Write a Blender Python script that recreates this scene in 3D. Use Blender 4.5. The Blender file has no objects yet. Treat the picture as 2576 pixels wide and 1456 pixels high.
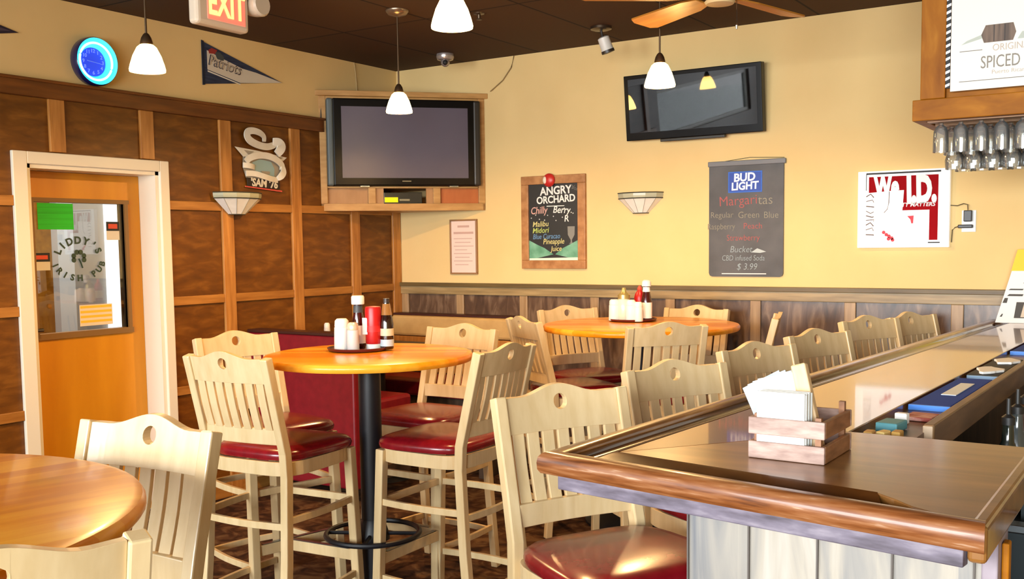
import bpy, bmesh, math, random
from mathutils import Vector, Matrix, Euler
random.seed(7)
S = bpy.context.scene
C = S.collection
PI = math.pi

# ------------------------------------------------------------------ camera
cam_d = bpy.data.cameras.new('camera'); cam = bpy.data.objects.new('camera', cam_d); C.objects.link(cam)
F_PX, Y0 = 2540.0, 816.2
yaw, pitch, roll = 0.5761, -0.0795, -0.0127
fw = Vector((-math.sin(yaw)*math.cos(pitch), math.cos(yaw)*math.cos(pitch), math.sin(pitch)))
r0 = fw.cross(Vector((0, 0, 1))).normalized(); u0 = r0.cross(fw)
rr = math.cos(roll)*r0 + math.sin(roll)*u0; uu = -math.sin(roll)*r0 + math.cos(roll)*u0
cam.matrix_world = Matrix(((rr.x, uu.x, -fw.x, 4.7295), (rr.y, uu.y, -fw.y, -5.7837), (rr.z, uu.z, -fw.z, 1.5), (0, 0, 0, 1)))
cam_d.sensor_fit = 'HORIZONTAL'; cam_d.sensor_width = 36.0
cam_d.lens = F_PX/2576*36.0
cam_d.shift_y = (Y0-728)/2576
cam_d.clip_start = 0.05
S.camera = cam

# ------------------------------------------------------------------ world, exposure, daylight
S.view_settings.view_transform = 'Standard'; S.view_settings.look = 'None'
S.view_settings.gamma = 1.0; S.view_settings.use_curve_mapping = False
S.view_settings.exposure = 0.35
S.cycles.use_denoising = True
S.cycles.max_bounces = 7; S.cycles.diffuse_bounces = 4; S.cycles.glossy_bounces = 4
S.cycles.transmission_bounces = 6; S.cycles.transparent_max_bounces = 12
S.cycles.caustics_reflective = False; S.cycles.caustics_refractive = False
S.cycles.sample_clamp_indirect = 6.0
W = bpy.data.worlds.new('sky'); S.world = W; W.use_nodes = True
W.node_tree.nodes['Background'].inputs[0].default_value = (0.80, 0.90, 1.0, 1)
W.node_tree.nodes['Background'].inputs[1].default_value = 1.5

def area(name, loc, rot, sx, sy, power, col, spread=PI):
    l = bpy.data.lights.new(name, 'AREA'); l.shape = 'RECTANGLE'; l.size = sx; l.size_y = sy
    l.energy = power; l.color = col; l.spread = spread
    o = bpy.data.objects.new(name, l); C.objects.link(o); o.location = loc; o.rotation_euler = rot
    return o
DAY = (0.93, 0.97, 1.0)
# daylight entering the windows of the rear wall (y=-9) and of the left wall behind the camera
area('window_daylight', (1.3, -9.12, 1.62), (PI/2-.26, 0, 0), 1.9, 1.7, 95, DAY, 1.9)
area('window_daylight', (3.6, -9.12, 1.62), (PI/2-.26, 0, 0), 1.9, 1.7, 110, DAY, 1.9)
area('window_daylight', (5.9, -9.12, 1.62), (PI/2-.26, 0, 0), 1.9, 1.7, 130, DAY, 1.9)
area('window_daylight', (-0.30, -6.18, 1.88), (0, -PI/2+.15, 0), .55, 2.9, 90, DAY)
area('vestibule_fill', (-1.0, -2.0, 2.55), (0, 0, 0), 1.2, 2.2, 30, DAY)  # unseen panel added under the ceiling to brighten the vestibule

# ------------------------------------------------------------------ materials
MATS = {}
def s2l(c):
    return tuple(((v/255)/12.92 if v/255 <= .04045 else ((v/255+.055)/1.055)**2.4) for v in c)
def mat(name, col, rough=.5, metal=0, coat=0, emit=None, es=0, spec=.5, srgb=True):
    if name in MATS: return MATS[name]
    m = bpy.data.materials.new(name); m.use_nodes = True
    b = m.node_tree.nodes['Principled BSDF']
    c = s2l(col) if srgb else col
    b.inputs['Base Color'].default_value = (*c, 1)
    b.inputs['Roughness'].default_value = rough
    b.inputs['Metallic'].default_value = metal
    b.inputs['Specular IOR Level'].default_value = spec
    b.inputs['Coat Weight'].default_value = coat; b.inputs['Coat Roughness'].default_value = .06
    if emit:
        e = s2l(emit) if srgb else emit
        b.inputs['Emission Color'].default_value = (*e, 1); b.inputs['Emission Strength'].default_value = es
    MATS[name] = m
    return m
def ramp_node(nt, stops):
    r = nt.nodes.new('ShaderNodeValToRGB')
    while len(r.color_ramp.elements) < len(stops): r.color_ramp.elements.new(.5)
    for e, (p, c) in zip(r.color_ramp.elements, stops):
        e.position = p; e.color = (*s2l(c), 1)
    return r
def noisy(name, stops, scale=(1, 1, 1), nscale=5, detail=4, distort=0, rough=.5, coat=0, metal=0, planks=None, bump=0, spec=.5, coatr=.06):
    """procedural wood / cloth / paint: stretched noise through a colour ramp, optional plank tint along an axis"""
    if name in MATS: return MATS[name]
    m = bpy.data.materials.new(name); m.use_nodes = True; nt = m.node_tree
    b = nt.nodes['Principled BSDF']
    tc = nt.nodes.new('ShaderNodeTexCoord'); mp = nt.nodes.new('ShaderNodeMapping')
    mp.inputs['Scale'].default_value = scale
    nt.links.new(tc.outputs['Object'], mp.inputs[0])
    n = nt.nodes.new('ShaderNodeTexNoise'); n.inputs['Scale'].default_value = nscale
    n.inputs['Detail'].default_value = detail; n.inputs['Distortion'].default_value = distort
    nt.links.new(mp.outputs[0], n.inputs['Vector'])
    fac = n.outputs['Fac']
    if planks:
        ax, width, amt = planks
        sp = nt.nodes.new('ShaderNodeSeparateXYZ'); nt.links.new(tc.outputs['Object'], sp.inputs[0])
        d = nt.nodes.new('ShaderNodeMath'); d.operation = 'DIVIDE'; d.inputs[1].default_value = width
        nt.links.new(sp.outputs[ax], d.inputs[0])
        f = nt.nodes.new('ShaderNodeMath'); f.operation = 'FLOOR'; nt.links.new(d.outputs[0], f.inputs[0])
        w = nt.nodes.new('ShaderNodeTexWhiteNoise'); w.noise_dimensions = '1D'; nt.links.new(f.outputs[0], w.inputs['W'])
        k = nt.nodes.new('ShaderNodeMath'); k.operation = 'MULTIPLY_ADD'; k.inputs[1].default_value = amt; k.inputs[2].default_value = -amt/2
        nt.links.new(w.outputs['Value'], k.inputs[0])
        a = nt.nodes.new('ShaderNodeMath'); a.operation = 'ADD'
        nt.links.new(fac, a.inputs[0]); nt.links.new(k.outputs[0], a.inputs[1]); fac = a.outputs[0]
    r = ramp_node(nt, stops); nt.links.new(fac, r.inputs[0]); nt.links.new(r.outputs[0], b.inputs['Base Color'])
    b.inputs['Roughness'].default_value = rough; b.inputs['Coat Weight'].default_value = coat
    b.inputs['Coat Roughness'].default_value = coatr; b.inputs['Metallic'].default_value = metal
    b.inputs['Specular IOR Level'].default_value = spec
    if bump:
        bp = nt.nodes.new('ShaderNodeBump'); bp.inputs['Strength'].default_value = bump; bp.inputs['Distance'].default_value = .004
        nt.links.new(n.outputs['Fac'], bp.inputs['Height']); nt.links.new(bp.outputs[0], b.inputs['Normal'])
    MATS[name] = m
    return m
def glass_mat(name, tint=(1, 1, 1), refl=.12, rough=.0, glint_white=0):
    m = bpy.data.materials.new(name); m.use_nodes = True; nt = m.node_tree
    nt.nodes.remove(nt.nodes['Principled BSDF'])
    t = nt.nodes.new('ShaderNodeBsdfTransparent'); t.inputs[0].default_value = (*tint, 1)
    g = nt.nodes.new('ShaderNodeBsdfGlossy'); g.inputs['Roughness'].default_value = rough
    mx = nt.nodes.new('ShaderNodeMixShader')
    fr = nt.nodes.new('ShaderNodeFresnel'); fr.inputs[0].default_value = 1.5
    ml = nt.nodes.new('ShaderNodeMath'); ml.operation = 'MULTIPLY_ADD'; ml.inputs[1].default_value = 1.0; ml.inputs[2].default_value = refl; ml.use_clamp = True
    nt.links.new(fr.outputs[0], ml.inputs[0]); nt.links.new(ml.outputs[0], mx.inputs[0])
    nt.links.new(t.outputs[0], mx.inputs[1]); nt.links.new(g.outputs[0], mx.inputs[2])
    out = mx
    if glint_white:
        df = nt.nodes.new('ShaderNodeBsdfDiffuse'); df.inputs[0].default_value = (.95, .97, .96, 1)  # white diffuse share stands in for window glints on the glass
        out = nt.nodes.new('ShaderNodeMixShader'); out.inputs[0].default_value = glint_white
        nt.links.new(mx.outputs[0], out.inputs[1]); nt.links.new(df.outputs[0], out.inputs[2])
    nt.links.new(out.outputs[0], nt.nodes['Material Output'].inputs[0])
    return m
def emis(name, col, strength):
    if name in MATS: return MATS[name]
    m = bpy.data.materials.new(name); m.use_nodes = True; nt = m.node_tree
    nt.nodes.remove(nt.nodes['Principled BSDF'])
    e = nt.nodes.new('ShaderNodeEmission'); e.inputs[0].default_value = (*s2l(col), 1); e.inputs[1].default_value = strength
    nt.links.new(e.outputs[0], nt.nodes['Material Output'].inputs[0]); MATS[name] = m
    return m

YEL = noisy('yellow_paint', [(.3, (223, 192, 132)), (.7, (229, 199, 140))], nscale=2.2, rough=.75, spec=.2)
PLY = noisy('stained_plywood', [(.2, (82, 44, 8)), (.5, (108, 62, 12)), (.8, (140, 88, 28))], scale=(1, 2.0, 7), nscale=3.4, detail=9, distort=.5, rough=.42, spec=.4)
PLYB = noisy('stained_plywood_sheen_grey', [(.25, (56, 38, 27)), (.5, (92, 68, 50)), (.75, (140, 114, 90))], scale=(4.5, 1, 1), nscale=3.2, detail=7, distort=1.4, rough=.30, spec=.6)  # stained wood, greyed in colour for the daylight sheen on the wainscot
BAT = noisy('stained_batten', [(.25, (152, 92, 32)), (.75, (204, 142, 72))], scale=(12, 12, 1.2), nscale=3, rough=.38)
BATH = noisy('stained_rail', [(.25, (144, 88, 30)), (.75, (190, 130, 60))], scale=(12, 1.2, 12), nscale=3, rough=.4)
BATC = noisy('dark_cap', [(.25, (86, 44, 10)), (.75, (124, 70, 22))], scale=(12, 1.2, 12), nscale=3, rough=.4)
RAILB = noisy('grey_brown_rail', [(.25, (120, 98, 62)), (.75, (176, 150, 104))], scale=(1.2, 12, 16), nscale=3, rough=.4)
RAILBD = noisy('dark_rail_edge', [(.25, (84, 66, 34)), (.75, (112, 92, 52))], scale=(1.2, 12, 16), nscale=3, rough=.45)
BATB = noisy('wainscot_batten', [(.25, (134, 104, 70)), (.75, (182, 150, 110))], scale=(12, 12, 1.2), nscale=3, rough=.38)
MAPLE = noisy('pale_maple', [(.2, (206, 176, 126)), (.8, (226, 200, 154))], scale=(9, 9, 1.3), nscale=4, rough=.33, coat=.15)
MAROON = noisy('maroon_vinyl', [(.3, (112, 10, 20)), (.7, (132, 18, 28))], nscale=30, rough=.26, coat=.25, coatr=.15)
MAROONB = noisy('maroon_booth_vinyl', [(.3, (118, 16, 28)), (.7, (134, 22, 34))], nscale=20, rough=.4)
TANV = noisy('tan_vinyl', [(.3, (190, 152, 94)), (.7, (204, 166, 106))], nscale=12, rough=.42)
TOPW = noisy('orange_butcher_block', [(.15, (212, 122, 10)), (.5, (232, 146, 22)), (.85, (244, 172, 52))], scale=(1.2, 9, 9), nscale=3, rough=.3, coat=.2, coatr=.08, spec=.25, planks=(1, .055, .7))
BLACK = mat('black_powdercoat', (18, 20, 26), .42)
BARW = noisy('lacquered_bar_wood', [(.25, (100, 54, 16)), (.5, (128, 74, 28)), (.75, (154, 96, 40))], scale=(9, 1, 9), nscale=2.4, detail=5, distort=.4, rough=.25, coat=.8, coatr=.05)
BARE = noisy('lacquered_bar_end_wood', [(.25, (108, 68, 26)), (.5, (132, 86, 38)), (.75, (154, 104, 50))], scale=(1, 9, 9), nscale=2.4, detail=5, distort=.4, rough=.3, coat=.5, coatr=.16)
RAILW = noisy('worn_bar_rail', [(.3, (84, 44, 20)), (.45, (118, 66, 30)), (.62, (140, 90, 54)), (.78, (196, 166, 140))], scale=(1.6, 20, 40), nscale=3.0, detail=7, rough=.33, coat=.35)
RAILWY = noisy('worn_bar_rail_long', [(.3, (92, 52, 18)), (.55, (138, 90, 40)), (.75, (176, 134, 82))], scale=(14, 2.0, 22), nscale=3.2, detail=6, rough=.28, coat=.5)
APRON = noisy('weathered_apron', [(.3, (66, 56, 64)), (.55, (104, 94, 106)), (.75, (140, 130, 138))], scale=(2.5, 10, 14), nscale=4, rough=.5)
WHITEW = noisy('whitewashed_boards', [(.28, (84, 88, 98)), (.42, (128, 124, 120)), (.58, (160, 150, 136)), (.75, (178, 170, 160))], scale=(5, 5, .8), nscale=2.4, detail=6, distort=1.1, rough=.5, planks=(0, .135, .22))
GOLDW = noisy('honey_stained_pine', [(.25, (132, 74, 6)), (.55, (160, 96, 12)), (.8, (182, 116, 26))], scale=(2.5, 6, 6), nscale=3, detail=5, distort=.5, rough=.5, spec=.15)
CABW = noisy('cabinet_pine', [(.25, (162, 114, 56)), (.75, (196, 150, 88))], scale=(2.0, 8, 10), nscale=3, rough=.45)
CABWP = noisy('cabinet_panel', [(.25, (158, 112, 66)), (.75, (176, 130, 82))], scale=(6, 6, 2), nscale=3, rough=.5)
CABWO = noisy('cabinet_panel_orange', [(.25, (168, 88, 34)), (.75, (186, 104, 46))], scale=(6, 6, 2), nscale=3, rough=.5)
CREAM = mat('cream_door_paint', (236, 226, 206), .35)
DOORW = noisy('orange_door_veneer', [(.25, (196, 124, 8)), (.75, (218, 148, 26))], scale=(3, 3, .5), nscale=2.2, rough=.38)
DOORT = mat('door_glass_stop', (128, 92, 44), .5)
WHITE = mat('white_plastic', (232, 230, 224), .4)
NAPW = mat('white_napkin', (214, 214, 208), .8)
WHITEP = mat('white_paper', (240, 238, 232), .7)
INK = mat('black_ink', (22, 22, 24), .6)
TVBLK = mat('gloss_black', (10, 8, 8), .3, spec=.15)
STEEL = mat('brushed_steel', (150, 156, 160), .3, metal=1)
BRONZE = mat('dark_bronze', (84, 64, 44), .4, metal=.7)
CHROME = mat('chrome', (200, 200, 200), .15, metal=1)
RED = mat('red_plastic', (178, 22, 24), .35)
DARKW = noisy('dark_underbar_wood', [(.3, (46, 34, 24)), (.7, (82, 64, 48))], scale=(6, 6, 1.5), nscale=3, rough=.5)

# ------------------------------------------------------------------ mesh helpers
def box(bm, c, s, rot=None):
    m = Matrix.Translation(c)
    if rot is not None: m = m @ Euler(rot).to_matrix().to_4x4()
    m = m @ Matrix.Diagonal((s[0], s[1], s[2], 1))
    return bmesh.ops.create_cube(bm, size=1, matrix=m)['verts']
def bx(bm, x0, x1, y0, y1, z0, z1):
    return box(bm, ((x0+x1)/2, (y0+y1)/2, (z0+z1)/2), (abs(x1-x0), abs(y1-y0), abs(z1-z0)))
def prism(bm, poly, fn, d0, d1):
    """poly: 2D points; fn(u,v,d)->3D; extruded from depth d0 to d1"""
    a = [bm.verts.new(fn(u, v, d0)) for u, v in poly]; b = [bm.verts.new(fn(u, v, d1)) for u, v in poly]
    n = len(poly)
    bm.faces.new(a); bm.faces.new(list(reversed(b)))
    for i in range(n): bm.faces.new((a[i], b[i], b[(i+1) % n], a[(i+1) % n]))
def lathe(bm, prof, seg=24, c=(0, 0, 0), sx=1, sy=1, cap=True):
    rings = []
    for r, z in prof:
        if r < 1e-5: rings.append([bm.verts.new((c[0], c[1], c[2]+z))])
        else: rings.append([bm.verts.new((c[0]+sx*r*math.cos(2*PI*i/seg), c[1]+sy*r*math.sin(2*PI*i/seg), c[2]+z)) for i in range(seg)])
    for A, B in zip(rings, rings[1:]):
        for i in range(seg):
            j = (i+1) % seg
            if len(A) == 1 and len(B) == 1: continue
            if len(A) == 1: bm.faces.new((A[0], B[i], B[j]))
            elif len(B) == 1: bm.faces.new((A[i], A[j], B[0]))
            else: bm.faces.new((A[i], A[j], B[j], B[i]))
    if cap:
        if len(rings[0]) > 1: bm.faces.new(list(reversed(rings[0])))
        if len(rings[-1]) > 1: bm.faces.new(rings[-1])
def tube(bm, pts, r, seg=8, closed=False, sx=None, sy=None, up=(0, 0, 1)):
    """round tube, or a rectangular bar of half sizes sx, sy when given"""
    pts = [Vector(p) for p in pts]; n = len(pts); rings = []
    for i, p in enumerate(pts):
        if closed: t = (pts[(i+1) % n]-pts[i-1]).normalized()
        else: t = (pts[min(i+1, n-1)]-pts[max(i-1, 0)]).normalized()
        U = Vector(up)
        if abs(t.dot(U)) > .95: U = Vector((1, 0, 0))
        a = t.cross(U).normalized(); b = a.cross(t).normalized()
        if sx: ring = [p+a*sx*i1+b*sy*i2 for i1, i2 in ((1, 1), (-1, 1), (-1, -1), (1, -1))]
        else:
            rad = r[i] if isinstance(r, (list, tuple)) else r
            ring = [p+a*rad*math.cos(2*PI*k/seg)+b*rad*math.sin(2*PI*k/seg) for k in range(seg)]
        rings.append([bm.verts.new(v) for v in ring])
    m = len(rings[0])
    rng = range(n) if closed else range(n-1)
    for i in rng:
        A, B = rings[i], rings[(i+1) % n]
        for k in range(m): bm.faces.new((A[k], A[(k+1) % m], B[(k+1) % m], B[k]))
    if not closed:
        bm.faces.new(list(reversed(rings[0]))); bm.faces.new(rings[-1])
def disc(bm, c, r, n, axis='y', d=.001, seg=28, sz=1.0):
    poly = [(r*math.cos(2*PI*i/seg), sz*r*math.sin(2*PI*i/seg)) for i in range(seg)]
    prism(bm, poly, lambda u, v, k: (c[0]+u, c[1]+k, c[2]+v), 0, -d)
def new(): return bmesh.new()
def obj(name, bm, m, parent=None, smooth=False, bevel=0, loc=None, rot=None, label=None, seg=2):
    bmesh.ops.recalc_face_normals(bm, faces=bm.faces)
    me = bpy.data.meshes.new(name); bm.to_mesh(me); bm.free()
    ms = m if isinstance(m, (list, tuple)) else [m]
    for k in ms: me.materials.append(k)
    o = bpy.data.objects.new(name, me); C.objects.link(o)
    if parent: o.parent = parent
    if loc: o.location = loc
    if rot: o.rotation_euler = rot
    if smooth:
        for p in me.polygons: p.use_smooth = True
        me.set_sharp_from_angle(angle=math.radians(40))
    if bevel:
        b = o.modifiers.new('bevel', 'BEVEL'); b.width = bevel; b.segments = seg; b.limit_method = 'ANGLE'; b.angle_limit = math.radians(35)
    if label: o['label'] = label
    return o
def thing(name, label, cat, loc=(0, 0, 0), rz=0, group=None, rot=None):
    o = bpy.data.objects.new(name, None); C.objects.link(o); o.empty_display_size = .05
    o.location = loc; o.rotation_euler = rot if rot else (0, 0, rz)
    o['label'] = label; o['category'] = cat
    if group: o['group'] = group
    return o
def tag(o, label, cat, group=None):
    o['label'] = label; o['category'] = cat
    if group: o['group'] = group
    return o
def struct(name, bm, m, **k):
    o = obj(name, bm, m, **k); o['kind'] = 'structure'; return o
def dup(root, loc, rz, label, group=None):
    r = root.copy(); C.objects.link(r); r.location = loc; r.rotation_euler = (0, 0, rz); r['label'] = label
    if group: r['group'] = group
    for ch in list(root.children):
        c = ch.copy(); C.objects.link(c); c.parent = r
        for g in ch.children:
            d = g.copy(); C.objects.link(d); d.parent = c
    return r
def text_bm(items):
    """items: (string, size, x, z, rot, xscale, shear, weight) -> one bmesh in the XZ plane facing -Y"""
    bm = new()
    for it in items:
        s, size, x, z = it[:4]; rot = it[4] if len(it) > 4 else 0; xs = it[5] if len(it) > 5 else 1
        sh = it[6] if len(it) > 6 else 0; wt = it[7] if len(it) > 7 else .0
        cu = bpy.data.curves.new('lettering', 'FONT'); cu.body = s; cu.size = size; cu.align_x = 'CENTER'; cu.align_y = 'CENTER'
        cu.shear = sh; cu.offset = wt*size; cu.extrude = .0012; cu.resolution_u = 3
        o = bpy.data.objects.new('lettering', cu); C.objects.link(o)
        bpy.context.view_layer.update()
        dg = bpy.context.evaluated_depsgraph_get()
        me = bpy.data.meshes.new_from_object(o.evaluated_get(dg))
        M = Matrix.Translation((x, 0, z)) @ Matrix.Rotation(-rot, 4, 'Y') @ Matrix.Rotation(PI/2, 4, 'X') @ Matrix.Diagonal((xs, 1, 1, 1))
        me.transform(M); bm.from_mesh(me)
        bpy.data.objects.remove(o); bpy.data.curves.remove(cu); bpy.data.meshes.remove(me)
    return bm
def lettering(name, items, m, parent, loc=(0, 0, 0)):
    o = None
    for it in items: o = obj(name, text_bm([it]), m, parent, loc=loc)
    return o
def poly_plate(poly, y, t=.0015):
    bm = new(); prism(bm, poly, lambda u, v, d: (u, d, v), y, y-t); return bm
def rect(x0, x1, z0, z1): return [(x0, z0), (x1, z0), (x1, z1), (x0, z1)]
def frame_bm(x0, x1, z0, z1, w, y0, y1):
    bm = new()
    bx(bm, x0, x1, y0, y1, z0, z0+w); bx(bm, x0, x1, y0, y1, z1-w, z1)
    bx(bm, x0, x0+w, y0, y1, z0+w, z1-w); bx(bm, x1-w, x1, y0, y1, z0+w, z1-w)
    return bm

# ================================================================== ROOM
X1, Y1, HC = 7.0, -9.0, 2.755
fl = noisy('dark_carpet', [(.35, (44, 28, 20)), (.5, (74, 48, 32)), (.65, (104, 78, 54))], nscale=9, detail=3, distort=1.2, rough=.9, spec=.1)
bm = new(); bx(bm, -2.2, X1+.2, Y1-.2, .2, -.1, 0); struct('floor', bm, fl)
# ceiling with dark lay-in panels and thin joints
cm = bpy.data.materials.new('dark_ceiling_panels'); cm.use_nodes = True; nt = cm.node_tree; b = nt.nodes['Principled BSDF']
tc = nt.nodes.new('ShaderNodeTexCoord'); br = nt.nodes.new('ShaderNodeTexBrick'); br.offset = 0; br.squash = 1
br.inputs['Color1'].default_value = (*s2l((70, 47, 28)), 1); br.inputs['Color2'].default_value = (*s2l((76, 52, 32)), 1)
br.inputs['Mortar'].default_value = (*s2l((26, 15, 10)), 1); br.inputs['Scale'].default_value = 1
br.inputs['Mortar Size'].default_value = .007; br.inputs['Brick Width'].default_value = .61; br.inputs['Row Height'].default_value = 1.22
nt.links.new(tc.outputs['Object'], br.inputs['Vector']); nt.links.new(br.outputs['Color'], b.inputs['Base Color'])
b.inputs['Roughness'].default_value = .8; b.inputs['Specular IOR Level'].default_value = .25
bm = new(); bx(bm, -.2, X1+.2, Y1-.2, .2, HC, HC+.1); struct('ceiling', bm, cm)

bm = new(); bx(bm, -.2, X1+.2, 0, .2, 1.16, HC); w = struct('wall_back', bm, YEL)
bm = new(); bx(bm, -.2, X1+.2, 0, .2, 0, 1.16); struct('wall_back_wainscot', bm, PLYB)
DY0, DY1, DZ = -2.88, -2.10, 1.925
PANZ = 2.27
bm = new()
bx(bm, -.2, 0, DY1, 0, 0, PANZ); bx(bm, -.2, 0, DY0, DY1, DZ, PANZ); bx(bm, -.2, 0, -4.6, DY0, 0, PANZ)
bx(bm, -.2, 0, -4.72, -4.6, 0, HC); bx(bm, -.2, 0, -7.65, -4.72, 0, 1.62); bx(bm, -.2, 0, -7.65, -4.72, 2.15, HC); bx(bm, -.2, 0, Y1, -7.65, 0, HC)
struct('wall_left_panelling', bm, PLY)
bm = new(); bx(bm, -.2, 0, -4.6, 0, PANZ, HC)
struct('wall_left', bm, YEL)
bm = new(); bx(bm, X1, X1+.2, Y1, 0, 0, HC); struct('wall_right', bm, YEL)
bm = new(); bx(bm, -.2, X1+.2, Y1-.2, Y1, 0, .77); bx(bm, -.2, X1+.2, Y1-.2, Y1, 2.47, HC)
for a, c in ((-.2, .35), (2.25, 2.65), (4.55, 4.95), (6.85, X1+.2)): bx(bm, a, c, Y1-.2, Y1, .77, 2.47)
struct('wall_front', bm, YEL)
WG = glass_mat('window_glass', (.98, 1, 1), .02)
for i, xc in enumerate((1.3, 3.6, 5.9)):
    f = struct('window_%d' % (i+1), frame_bm(xc-.95, xc+.95, .77, 2.47, .05, Y1-.08, Y1-.03), WHITE)
    bm = new(); bx(bm, xc-.9, xc+.9, Y1-.058, Y1-.052, .82, 2.42); obj('pane', bm, WG, f)
bm = new()
bx(bm, -.08, -.03, -7.65, -4.72, 1.62, 1.66); bx(bm, -.08, -.03, -7.65, -4.72, 2.11, 2.15)
for yy in (-7.65, -4.76): bx(bm, -.08, -.03, yy, yy+.04, 1.66, 2.11)
f = struct('window_4', bm, WHITE)
bm = new(); bx(bm, -.058, -.052, -7.61, -4.76, 1.66, 2.11); obj('pane', bm, WG, f)

# vestibule seen through the door glass
VW = mat('vestibule_plaster', (176, 168, 158), .7)
bm = new(); bx(bm, -1.7, -1.6, -4.2, -.2, 0, HC); bx(bm, -1.6, -.2, -.6, -.5, 0, HC); bx(bm, -1.6, -.2, -4.2, -4.1, 0, HC)
struct('wall_vestibule', bm, VW)
bm = new(); bx(bm, -1.7, -.2, -4.2, -.5, HC, HC+.1); struct('ceiling_vestibule', bm, mat('vestibule_ceiling', (230, 228, 222), .8))
bm = new(); bx(bm, -1.6, -1.57, -2.6, -1.755, 0, HC); struct('trim_1', bm, GOLDW)
bm = new(); bx(bm, -1.6, -1.5, -1.755, -1.637, 0, HC); struct('trim_2', bm, mat('white_column_paint', (236, 240, 242), .5))
bm = new(); bx(bm, -1.599, -1.57, -1.33, -.72, .2, 2.2); struct('window_5', bm, emis('bright_outdoors', (236, 240, 244), 1.6))

# ---- trims of the left wall
tn = [2]
def trim(bm, m, bevel=.003):
    tn[0] += 1; return struct('trim_%d' % tn[0], bm, m, bevel=bevel)
bm = new(); bx(bm, 0, .035, -4.6, -.80, 2.252, 2.335); bx(bm, 0, .05, -4.6, -.80, 2.325, 2.34); trim(bm, BATC)
for ys in (-4.40, -3.85, -3.30, -2.705, -2.17, -1.622, -1.05, -.492, -.05):
    bm = new()
    z0 = 1.99 if -2.96 < ys < -2.04 else 0
    bx(bm, 0, .018, ys-.043, ys+.043, z0, 2.252); trim(bm, BAT)
for z0, z1 in ((1.717, 1.768), (1.175, 1.225), (.66, .71), (0, .12)):
    for a, c in ((-4.6, -2.955), (-2.04, -.01)):
        bm = new(); bx(bm, 0, .016, a, c, z0, z1); trim(bm, BATH)
# ---- trims of the back wall
bm = new(); bx(bm, .0, X1, -.02, 0, 1.150, 1.222); trim(bm, RAILB)
bm = new(); bx(bm, .0, X1, -.034, 0, 1.205, 1.232); trim(bm, RAILBD)
for xs in (.05, .545, 1.075, 1.62, 2.15, 2.695, 3.242, 3.80, 4.35, 4.9):
    bm = new(); bx(bm, xs-.031, xs+.031, -.014, 0, .12, 1.150); trim(bm, BATB)
bm = new(); bx(bm, .0, X1, -.016, 0, 0, .12); trim(bm, BATB)

# ---- door
dr = bpy.data.objects.new('door_1', None); C.objects.link(dr); dr['kind'] = 'structure'
bm = new()
bx(bm, 0, .022, -2.955, DY0, 0, 1.985); bx(bm, 0, .022, DY1, -2.04, 0, 1.985); bx(bm, 0, .022, DY0, DY1, DZ, 1.985)
obj('door_casing', bm, CREAM, dr, bevel=.004)
bm = new()
bx(bm, -.2, .005, DY0-.002, DY0+.022, 0, DZ); bx(bm, -.2, .005, DY1-.022, DY1+.002, 0, DZ); bx(bm, -.2, .005, DY0, DY1, DZ-.02, DZ+.002)
obj('door_jamb', bm, CREAM, dr)
LX0, LX1 = -.185, -.14
gy0, gy1, gz0, gz1 = -2.765, -2.23, 1.065, 1.747
bm = new()
bx(bm, LX0, LX1, DY0+.024, gy0, .01, DZ-.022); bx(bm, LX0, LX1, gy1, DY1-.024, .01, DZ-.022)
bx(bm, LX0, LX1, gy0, gy1, .01, gz0); bx(bm, LX0, LX1, gy0, gy1, gz1, DZ-.022)
leaf = obj('door_leaf', bm, DOORW, dr)
bm = new()
bx(bm, LX0-.01, LX1+.012, gy0-.03, gy1+.03, gz0-.03, gz0); bx(bm, LX0-.01, LX1+.012, gy0-.03, gy1+.03, gz1, gz1+.022)
bx(bm, LX0-.01, LX1+.012, gy0-.022, gy0, gz0, gz1); bx(bm, LX0-.01, LX1+.012, gy1, gy1+.022, gz0, gz1)
obj('glass_stop', bm, DOORT, dr)
DG = glass_mat('door_glass', (.97, .99, .98), .03)
bm = new(); bx(bm, -.150, -.146, gy0, gy1, gz0, gz1); obj('door_glass', bm, DG, dr)
def plate_x(x, y0, y1, z0, z1, t=.0015):
    bm = new(); bx(bm, x, x+t, y0, y1, z0, z1); return bm
obj('green_notice', plate_x(-.143, -2.738, -2.536, 1.606, 1.742), noisy('green_paper', [(.4, (26, 176, 30)), (.6, (34, 196, 40))], scale=(1, .3, 12), nscale=6, rough=.6), dr, label='bright green paper notice in the upper corner of the glass')
nn = obj('yellow_notice', plate_x(-.143, -2.525, -2.325, 1.09, 1.203), mat('pale_paper', (226, 208, 178), .6), dr, label='pale notice printed with yellow lines')
bm = new()
for k in range(4): bx(bm, -.1415, -.141, -2.52, -2.33-.0*k, 1.185-k*.026, 1.198-k*.026)
obj('yellow_print', bm, mat('yellow_ink', (240, 190, 50), .6), nn)
for yc, zc, wd, hg, lb in ((-2.728, 1.44, .094, .09, 'small sticker with a red band at the edge of the glass'), (-2.30, 1.60, .08, .10, 'small dark sticker with a red band at the far edge of the glass')):
    st = obj('sticker', plate_x(-.143, yc-wd/2, yc+wd/2, zc-hg/2, zc+hg/2), mat('sticker_white', (214, 204, 186), .6), dr, label=lb)
    bm = new(); bx(bm, -.1415, -.141, yc-wd/2, yc+wd/2, zc, zc+hg/2); obj('sticker_black', bm, INK, st)
    bm = new(); bx(bm, -.1408, -.140, yc-wd/2+.012, yc+wd/2-.012, zc+.012, zc+hg/2-.012); obj('sticker_red', bm, mat('orange_red_ink', (206, 74, 44), .6), st)
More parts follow.
